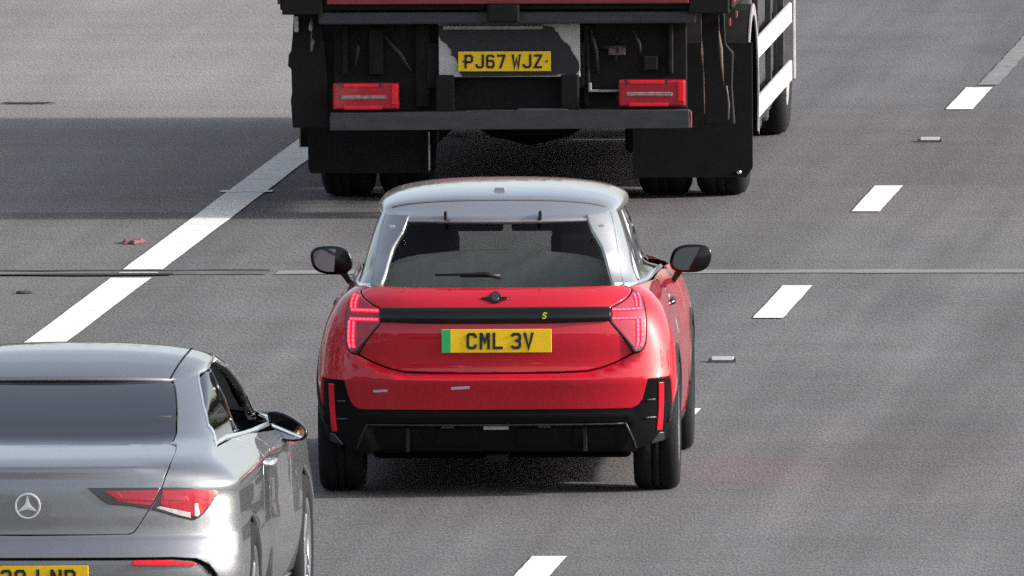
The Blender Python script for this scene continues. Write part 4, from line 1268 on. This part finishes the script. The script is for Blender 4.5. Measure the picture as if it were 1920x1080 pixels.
def build_lorry():
    T = thing('flatbed_lorry', 'red flatbed lorry seen from behind with black mudflaps and white side rails', 'lorry', (-2.005, -0.82, 0), R(0.6))
    YR = -2.15
    # chassis
    for sg in (-1, 1):
        box('chassis_rail', sg * .42 - .04, sg * .42 + .04, -1.95, 7.0, .72, .98, 'truck_black', T, 0.008)
    for y in (-1.7, -.6, 1.2, 2.6, 4.2):
        box('cross_member', -.38, .38, y - .05, y + .05, .76, .94, 'truck_black', T, 0.006)
    box('rear_cross_plate', -.98, 1.00, -1.90, -1.86, .60, 1.09, 'truck_black', T, 0.006)
    # bed with dropsides
    bed = box('load_bed', -1.265, 1.275, YR + .02, 4.9, 1.172, 1.25, 'truck_black', T, 0.01)
    tb = box('tailboard', -1.0, 1.03, YR - .035, YR, 1.207, 1.78, 'truck_red', T, 0.006)
    for i in range(6):
        x = -.92 + i * .37
        box('tailboard_rib', x - .02, x + .02, YR - .055, YR - .036, 1.26, 1.72, 'truck_red', tb, 0.004)
    for sg in (-1, 1):
        sd = box('dropside', sg * 1.262 - .02, sg * 1.262 + .02, YR + .05, 4.88, 1.205, 1.78, 'truck_red', T, 0.006)
        for k in range(5):
            y = YR + .4 + k * 1.55
            box('dropside_rib', sg * 1.293 - .01, sg * 1.293 + .01, y - .04, y + .04, 1.22, 1.74, 'truck_red', sd, 0.003)
        box('corner_post', sg * 1.14 - .11, sg * 1.14 + .115, YR - .03, YR + .08, 1.15, 1.84, 'truck_black', T, 0.008)
    hb = box('headboard', -1.26, 1.26, 4.80, 4.88, 1.25, 2.3, 'truck_red', T, 0.01)
    box('rear_beam', -1.05, 1.065, YR + .02, YR + .12, 1.092, 1.160, 'truck_bar', T, 0.012)
    box('beam_latch', -.10, .08, YR - .045, YR + .03, 1.105, 1.205, 'truck_black', T, 0.01)
    box('upper_crossbar', -.36, .20, -2.02, -1.98, 1.055, 1.078, 'truck_grey', T, 0.005)
    # plate panel
    pan = box('plate_panel', -.386, .407, -1.99, -1.975, .787, 1.088, 'panel_grey', T, 0.004)
    rnd = random.Random(5)
    left = [(-.386, 1.028), (-.372, .995), (-.352, .980), (-.338, .972), (-.330, .955), (-.318, .948), (-.312, .925), (-.316, .912), (-.298, .905), (-.285, .885), (-.275, .850), (-.268, .815), (-.258, .800), (-.25, .790)]
    rightc = [(.275, .796), (.29, .806), (.385, .800), (.404, .83), (.400, .87), (.385, .895), (.365, .925), (.352, .955), (.335, .975), (.318, .985), (.300, 1.005), (.285, 1.035), (.265, 1.050), (.258, 1.066), (.20, 1.072), (.02, 1.066), (-.06, 1.070), (-.22, 1.066), (-.30, 1.073), (-.386, 1.076)]
    sh_ = prism('torn_sheet', left + rightc, 'y', -1.998, -1.992, 'tape', pan)
    number_plate(T, -.0155, .876, -2.012, [('P', -.200), ('J', -.139), ('6', -.079), ('7', -.018), ('W', .067), ('J', .127), ('Z', .188)])
    bm = bmesh.new()
    for x in (-.245, .222):
        bm_box(bm, x - .006, x + .006, -2.016, -2.008, .870, .882, 0.002)
    from_bm('plate_screws', bm, 'rust_and_sunlit_brown', T)
    # rear lamps
    for x0, x1, dz in ((-.981, -.601, 0.0), (.622, 1.005, .013)):
        la = box('rear_lamp', x0 + .004, x1 - .004, -2.08, -1.99, .610 + dz, .760 + dz, 'lens_bright', T, 0.012)
        box('lamp_band', x0 + .05, x1 - .075, -2.087, -2.07, .670 + dz, .692 + dz, 'lens_dim', la, 0.004)
        box('lamp_strip', x0 + .065, x1 - .12, -2.086, -2.07, .738 + dz, .758 + dz, 'reflector', la, 0.003)
        box('lamp_strip', x0 + .065, x1 - .10, -2.086, -2.07, .612 + dz, .632 + dz, 'reflector', la, 0.003)
        box('lamp_strip', x1 - .045, x1 - .012, -2.086, -2.07, .64 + dz, .755 + dz, 'reflector', la, 0.003)
        box('lamp_divider', x0 + .045, x0 + .055, -2.086, -2.07, .735 + dz, .762 + dz, 'lens_rim', la, 0.001)
        box('lamp_divider', x1 - .11, x1 - .10, -2.086, -2.07, .735 + dz, .762 + dz, 'lens_rim', la, 0.001)
        box('lamp_bracket', x0 + .01, x1 - .01, -1.992, -1.93, .615 + dz, .755 + dz, 'truck_black', la, 0.005)
    # under-run bumper
    bp_ = prism('underrun_bumper', [(-.990, .497), (1.028, .505), (1.024, .607), (.35, .605), (.33, .612), (.06, .612), (.04, .600), (-.06, .606), (-.22, .606), (-.24, .598), (-.990, .594)], 'y', -2.13, -2.02, 'truck_bar', T, 0.004)
    box('bumper_end', 1.029, 1.037, -2.12, -2.04, .505, .60, 'orange', bp_, 0.006)
    for x in (-.35, .35):
        box('bumper_arm', x - .05, x + .05, -2.03, -1.6, .52, .80, 'truck_black', T, 0.008)
    # side brackets and marker lamps at the rear corners
    lb = prism('corner_bracket', [(-1.205, 1.15), (-1.215, .93), (-1.235, .915), (-1.24, .845), (-1.215, .83), (-1.212, .70), (-1.226, .66), (-1.215, .50), (-1.014, .50), (-1.02, .80), (-1.05, 1.15)], 'y', -1.90, -1.80, 'truck_black', T, 0.006)
    box('bracket_stay', -1.200, -1.176, -1.935, -1.905, 1.04, 1.13, 'truck_white', lb, 0.004)
    tube('bracket_chain', [(-1.10, -1.94, 1.12), (-1.105, -1.95, 1.06), (-1.098, -1.95, .99), (-1.105, -1.94, .93)], [.006, .014, .012, .006], 'truck_grey', lb, 6)
    rb = prism('corner_bracket', [(1.075, 1.15), (1.075, .80), (1.09, .50), (1.255, .50), (1.24, .72), (1.25, .90), (1.20, .95), (1.20, 1.15)], 'y', -1.72, -1.60, 'truck_black', T, 0.006)
    tube('sunlit_edge_rod', [(1.072, -1.76, 1.12), (1.074, -1.76, .98), (1.078, -1.76, .90), (1.084, -1.76, .80), (1.088, -1.76, .66), (1.09, -1.76, .56)], [.003, .004, .010, .006, .004, .003], 'rust_and_sunlit_brown', rb, 6)  # these brown rods stand in for the bracket's sunlit edges
    tube('sunlit_edge_rod', [(1.172, -1.76, 1.12), (1.175, -1.76, 1.02), (1.182, -1.76, .93), (1.188, -1.76, .86), (1.195, -1.76, .72)], [.003, .004, .015, .010, .006], 'rust_and_sunlit_brown', rb, 6)
    tube('sunlit_edge_rod', [(1.215, -1.76, .72), (1.225, -1.76, .62), (1.222, -1.76, .53)], [.005, .008, .006], 'rust_and_sunlit_brown', rb, 6)
    box('side_marker', 1.226, 1.242, -1.77, -1.74, 1.055, 1.10, 'orange', rb, 0.004)
    box('side_marker', 1.262, 1.278, -1.75, -1.72, 1.10, 1.14, 'orange', rb, 0.004)
    # bits of plumbing between the rails
    for k, (x0, z0, x1, z1) in enumerate([(.46, 1.06, .50, .80), (.60, 1.02, .60, .86), (.52, .95, .66, .95), (.70, 1.05, .74, .90), (-.70, 1.02, -.55, .82), (-.86, 1.06, -.86, .84)]):
        tube('air_line', [(x0, -1.93, z0), ((x0 + x1) / 2 + .02, -1.96, (z0 + z1) / 2), (x1, -1.93, z1)], .010, 'truck_bar', T, 6)
    for x0, x1, z0, z1, yy in ((-.78, -.70, .80, 1.06, -1.955), (-.93, -.90, .80, 1.08, -1.95), (-.52, -.44, .62, 1.08, -1.94), (.425, .452, .62, 1.08, -1.95), (.76, .84, .82, .90, -1.95), (.90, .925, .80, 1.08, -1.95)):
        box('chassis_bracket', x0, x1, yy, -1.90, z0, z1, 'truck_dust', T, 0.006)
    for k in range(7):
        x = -.90 + k * .30
        box('bolt_head', x - .012, x + .012, -1.915, -1.898, .655, .679, 'truck_dust', T, 0.004)
    for x in (-.62, -.30, .30, .62):
        tube('brake_hose', [(x, -1.2, .70), (x + .03, -1.0, .56), (x + .01, -.7, .52), (x - .02, -.3, .60)], .014, 'truck_dust', T, 6)
    for sg in (-1, 1):
        for k in range(5):
            box('leaf_spring', sg * .46 - .04, sg * .46 + .04, -.72 + k * .12, .72 - k * .12, .60 - k * .018, .615 - k * .018, 'truck_dust', T, 0.003)
    box('valve_block', .565, .66, -1.96, -1.90, .905, .945, 'rust_and_sunlit_brown', T, 0.006)
    box('step_plate', .46, .62, -1.98, -1.91, .70, .712, 'truck_grey', T, 0.003)
    box('step_plate', .452, .468, -1.98, -1.91, .70, .75, 'truck_grey', T, 0.003)
    # mudflaps
    for pts in ([(-1.222, .90), (-.537, .90), (-.537, .164), (-1.205, .164), (-1.222, .19)], [(.619, .90), (1.300, .90), (1.300, .190), (1.262, .134), (.619, .134)]):
        prism('mudflap', pts, 'y', -.635, -.620, 'flap', T, 0.003)
    box('flap_edge', -.538, -.530, -.655, -.636, .18, .40, 'truck_grey', T)
    lathe_x('flap_bolt', [(-.012, 0), (-.012, .012), (.012, .012), (.012, 0)], 'chrome', T, 1.222, -.645, .165, 10)
    box('sky_light_blocker', -.53, .61, -.80, -.775, .44, .92, 'truck_black', T, 0.004)  # added black panel, keeps sky light from behind off the road underneath
    box('underside_light_blocker', -.48, .48, 2.6, 5.2, .22, .74, 'truck_black', T, 0.06)  # added solid block that deepens the shade under the chassis
    # axle and wheels
    tube('rear_axle', [(-1.0, 0, .5), (-.35, 0, .5), (-.22, 0, .5), (0, 0, .5), (.22, 0, .5), (.35, 0, .5), (1.0, 0, .5)], [.09, .09, .17, .22, .17, .09, .09], 'truck_black', T, 12)
    for x, sd in ((-1.033, -1), (-.702, -1), (.772, 1), (1.098, 1)):
        wheel(T, x, 0, .50, .285, sd, 'truck_grey', 8)
    for x, sd in ((-1.03, -1), (1.03, 1)):
        wheel(T, x, 5.60, .50, .30, sd, 'truck_grey', 8)
    box('front_axle', -.9, .9, 5.53, 5.67, .42, .54, 'truck_black', T, 0.02)
    # mudguards over the rear wheels
    for sg in (-1, 1):
        vs, fs = [], []
        n = 26
        for i in range(n + 1):
            a = R(-22 + 224 * i / n)
            for rr_, xx in ((.575, .60), (.575, 1.272), (.515, 1.272), (.515, 1.262), (.560, 1.262), (.560, .60)):
                vs.append((sg * xx, -.02 - rr_ * math.cos(a), .52 + rr_ * math.sin(a) * .98))
        for i in range(n):
            for q in range(6):
                a = i * 6 + q; b = i * 6 + (q + 1) % 6
                fs.append((a, b, b + 6, a + 6))
        mg = from_data('mudguard', vs, fs, 'truck_black', T)
        vs, fs = [], []
        for i in range(n + 1):
            a = R(-22 + 224 * i / n)
            for rr_, xx in ((.578, 1.268), (.578, 1.276), (.512, 1.276), (.512, 1.268)):
                vs.append((sg * xx, -.02 - rr_ * math.cos(a), .52 + rr_ * math.sin(a) * .98))
        for i in range(n):
            for q in range(4):
                a = i * 4 + q; b = i * 4 + (q + 1) % 4
                fs.append((a, b, b + 4, a + 4))
        from_data('mudguard_lip', vs, fs, 'truck_grey', mg)
    # side guards
    for sg in (-1, 1):
        for z in (.37, .71):
            box('guard_rail', sg * 1.236 - .012, sg * 1.236 + .012, 1.02, 4.72, z, z + .118, 'truck_white', T, 0.006)
        for y in (1.5, 2.9, 4.3):
            box('guard_post', sg * 1.205 - .018, sg * 1.205 + .018, y - .03, y + .03, .36, 1.17, 'truck_bar', T, 0.004)
    box('battery_box', .50, 1.12, .66, 2.29, .20, 1.0, 'truck_black', T, 0.02)  # boxes on this side are extended to block the sun under the bed
    tk = box('fuel_tank', .50, 1.16, 2.27, 4.42, .20, 1.02, 'truck_bar', T, 0.08)
    for y in (2.8, 3.6):
        box('tank_strap', .552, 1.168, y - .03, y + .03, 0.192, 1.028, 'truck_bar', tk, 0.03)
    box('tool_locker', .50, 1.12, 4.40, 4.95, .22, 1.1, 'truck_black', T, 0.03)
    box('air_tank', -1.12, -.56, .66, 4.85, .22, 1.0, 'truck_black', T, 0.08)  # lengthened and lowered to keep light out from the left
    # cab
    cabp = [(4.98, .95), (4.98, 2.75), (5.15, 2.95), (6.75, 2.98), (7.05, 2.1), (7.24, 1.5), (7.28, .45), (6.95, .42), (6.22, .45), (6.15, .80), (5.9, 1.06), (5.35, 1.06), (5.08, .95)]
    cab = prism('cab', cabp, 'x', -1.12, 1.12, 'truck_red', T, 0.03)
    box('rear_cab_window', -.7, .7, 4.96, 4.976, 1.9, 2.5, 'glass_dark', cab)
    for sg in (-1, 1):
        wd = prism('cab_window', [(5.5, 1.65), (5.5, 2.55), (6.7, 2.55), (6.92, 1.75)], 'x', sg * 1.122, sg * 1.13, 'black_gloss', cab)
        box('cab_step', sg * 1.06 - .06, sg * 1.06 + .075, 6.25, 6.9, .32, .42, 'truck_grey', cab, 0.01)
        box('front_mudguard', sg * 1.21 - .03, sg * 1.21 + .045, 4.92, 5.03, .36, .98, 'truck_grey', T, 0.01)
        ma = box('cab_mirror', sg * 1.48 - .11, sg * 1.48 + .11, 6.75, 6.85, 1.75, 2.3, 'black_satin', cab, 0.03)
        tube('mirror_arm', [(sg * 1.22, 6.8, 2.35), (sg * 1.45, 6.8, 2.30)], .02, 'black_satin', ma, 6)
    return T
build_lorry()

def build_driver():
    """the saloon's driver, one skinned body, seated with both hands on the wheel"""
    ox, oy = -1.722, -33.25
    J = {'pelvis': (.37, 1.22, .58, .15), 'belly': (.37, 1.19, .70, .14), 'chest': (.37, 1.16, .86, .155), 'collar': (.37, 1.15, .95, .10), 'neck': (.37, 1.155, 1.00, .055),
         'skull': (.37, 1.165, 1.075, .082), 'brow': (.37, 1.172, 1.135, .078), 'crown': (.37, 1.17, 1.18, .045),
         'sl': (.20, 1.17, .92, .065), 'el': (.13, 1.33, .76, .048), 'wl': (.22, 1.55, .82, .034), 'hl': (.25, 1.61, .84, .036),
         'sr': (.54, 1.17, .92, .065), 'er': (.60, 1.33, .76, .048), 'wr': (.52, 1.55, .82, .034), 'hr': (.49, 1.61, .84, .036),
         'kl': (.27, 1.62, .60, .085), 'fl': (.27, 1.85, .40, .05), 'kr': (.47, 1.62, .60, .085), 'fr': (.47, 1.85, .40, .05)}
    E = [('pelvis', 'belly'), ('belly', 'chest'), ('chest', 'collar'), ('collar', 'neck'), ('neck', 'skull'), ('skull', 'brow'), ('brow', 'crown'),
         ('collar', 'sl'), ('sl', 'el'), ('el', 'wl'), ('wl', 'hl'), ('collar', 'sr'), ('sr', 'er'), ('er', 'wr'), ('wr', 'hr'),
         ('pelvis', 'kl'), ('kl', 'fl'), ('pelvis', 'kr'), ('kr', 'fr')]
    names = list(J)
    me = bpy.data.meshes.new('person')
    me.from_pydata([J[n][:3] for n in names], [(names.index(a), names.index(b)) for a, b in E], [])
    o = bpy.data.objects.new('person', me)
    COL.objects.link(o)
    o.location = (ox, oy, 0)
    md = o.modifiers.new('skin', 'SKIN')
    for i, n in enumerate(names):
        sv = me.skin_vertices[0].data[i]
        sv.radius = (J[n][3], J[n][3] * (0.95 if n != 'chest' else 0.75))
        sv.use_root = (n == 'pelvis')
    sub = o.modifiers.new('smooth', 'SUBSURF'); sub.levels = 2; sub.render_levels = 2
    md.use_smooth_shade = True
    me.materials.append(M['skin'])
    tag(o, 'driver in a dark jacket seated in the grey saloon', 'person')
    # clothing and hair
    bm = bmesh.new()
    rings = []
    for z, a, b, y in ((.60, .20, .15, 1.21), (.72, .19, .145, 1.19), (.84, .215, .14, 1.17), (.92, .20, .12, 1.155), (.965, .12, .085, 1.152), (.985, .07, .068, 1.153)):
        rings.append([bm.verts.new((.37 + a * math.cos(t * math.pi / 12), y + b * math.sin(t * math.pi / 12), z)) for t in range(24)])
    for i in range(len(rings) - 1):
        for t in range(24):
            bm.faces.new((rings[i][t], rings[i][(t + 1) % 24], rings[i + 1][(t + 1) % 24], rings[i + 1][t]))
    from_bm('jacket', bm, 'cloth', o, True)
    bm = bmesh.new()
    bmesh.ops.create_uvsphere(bm, u_segments=20, v_segments=14, radius=1)
    for v in bm.verts:
        v.co = Vector((.37 + v.co.x * .088, 1.150 + v.co.y * .095, 1.125 + v.co.z * .095))
    bmesh.ops.delete(bm, geom=[v for v in bm.verts if v.co.y > 1.185 and v.co.z < 1.165 or v.co.z < 1.06], context='VERTS')
    from_bm('hair', bm, 'hair', o, True)
    bm = bmesh.new()
    for p in ((.37, 1.250, 1.085),):
        a = [bm.verts.new(q) for q in ((.358, 1.235, 1.075), (.382, 1.235, 1.075), (.37, 1.262, 1.078), (.37, 1.240, 1.118))]
        for f in ((0, 1, 2), (0, 2, 3), (1, 3, 2)):
            bm.faces.new([a[i] for i in f])
    from_bm('nose', bm, 'skin', o)
    return o
build_driver()
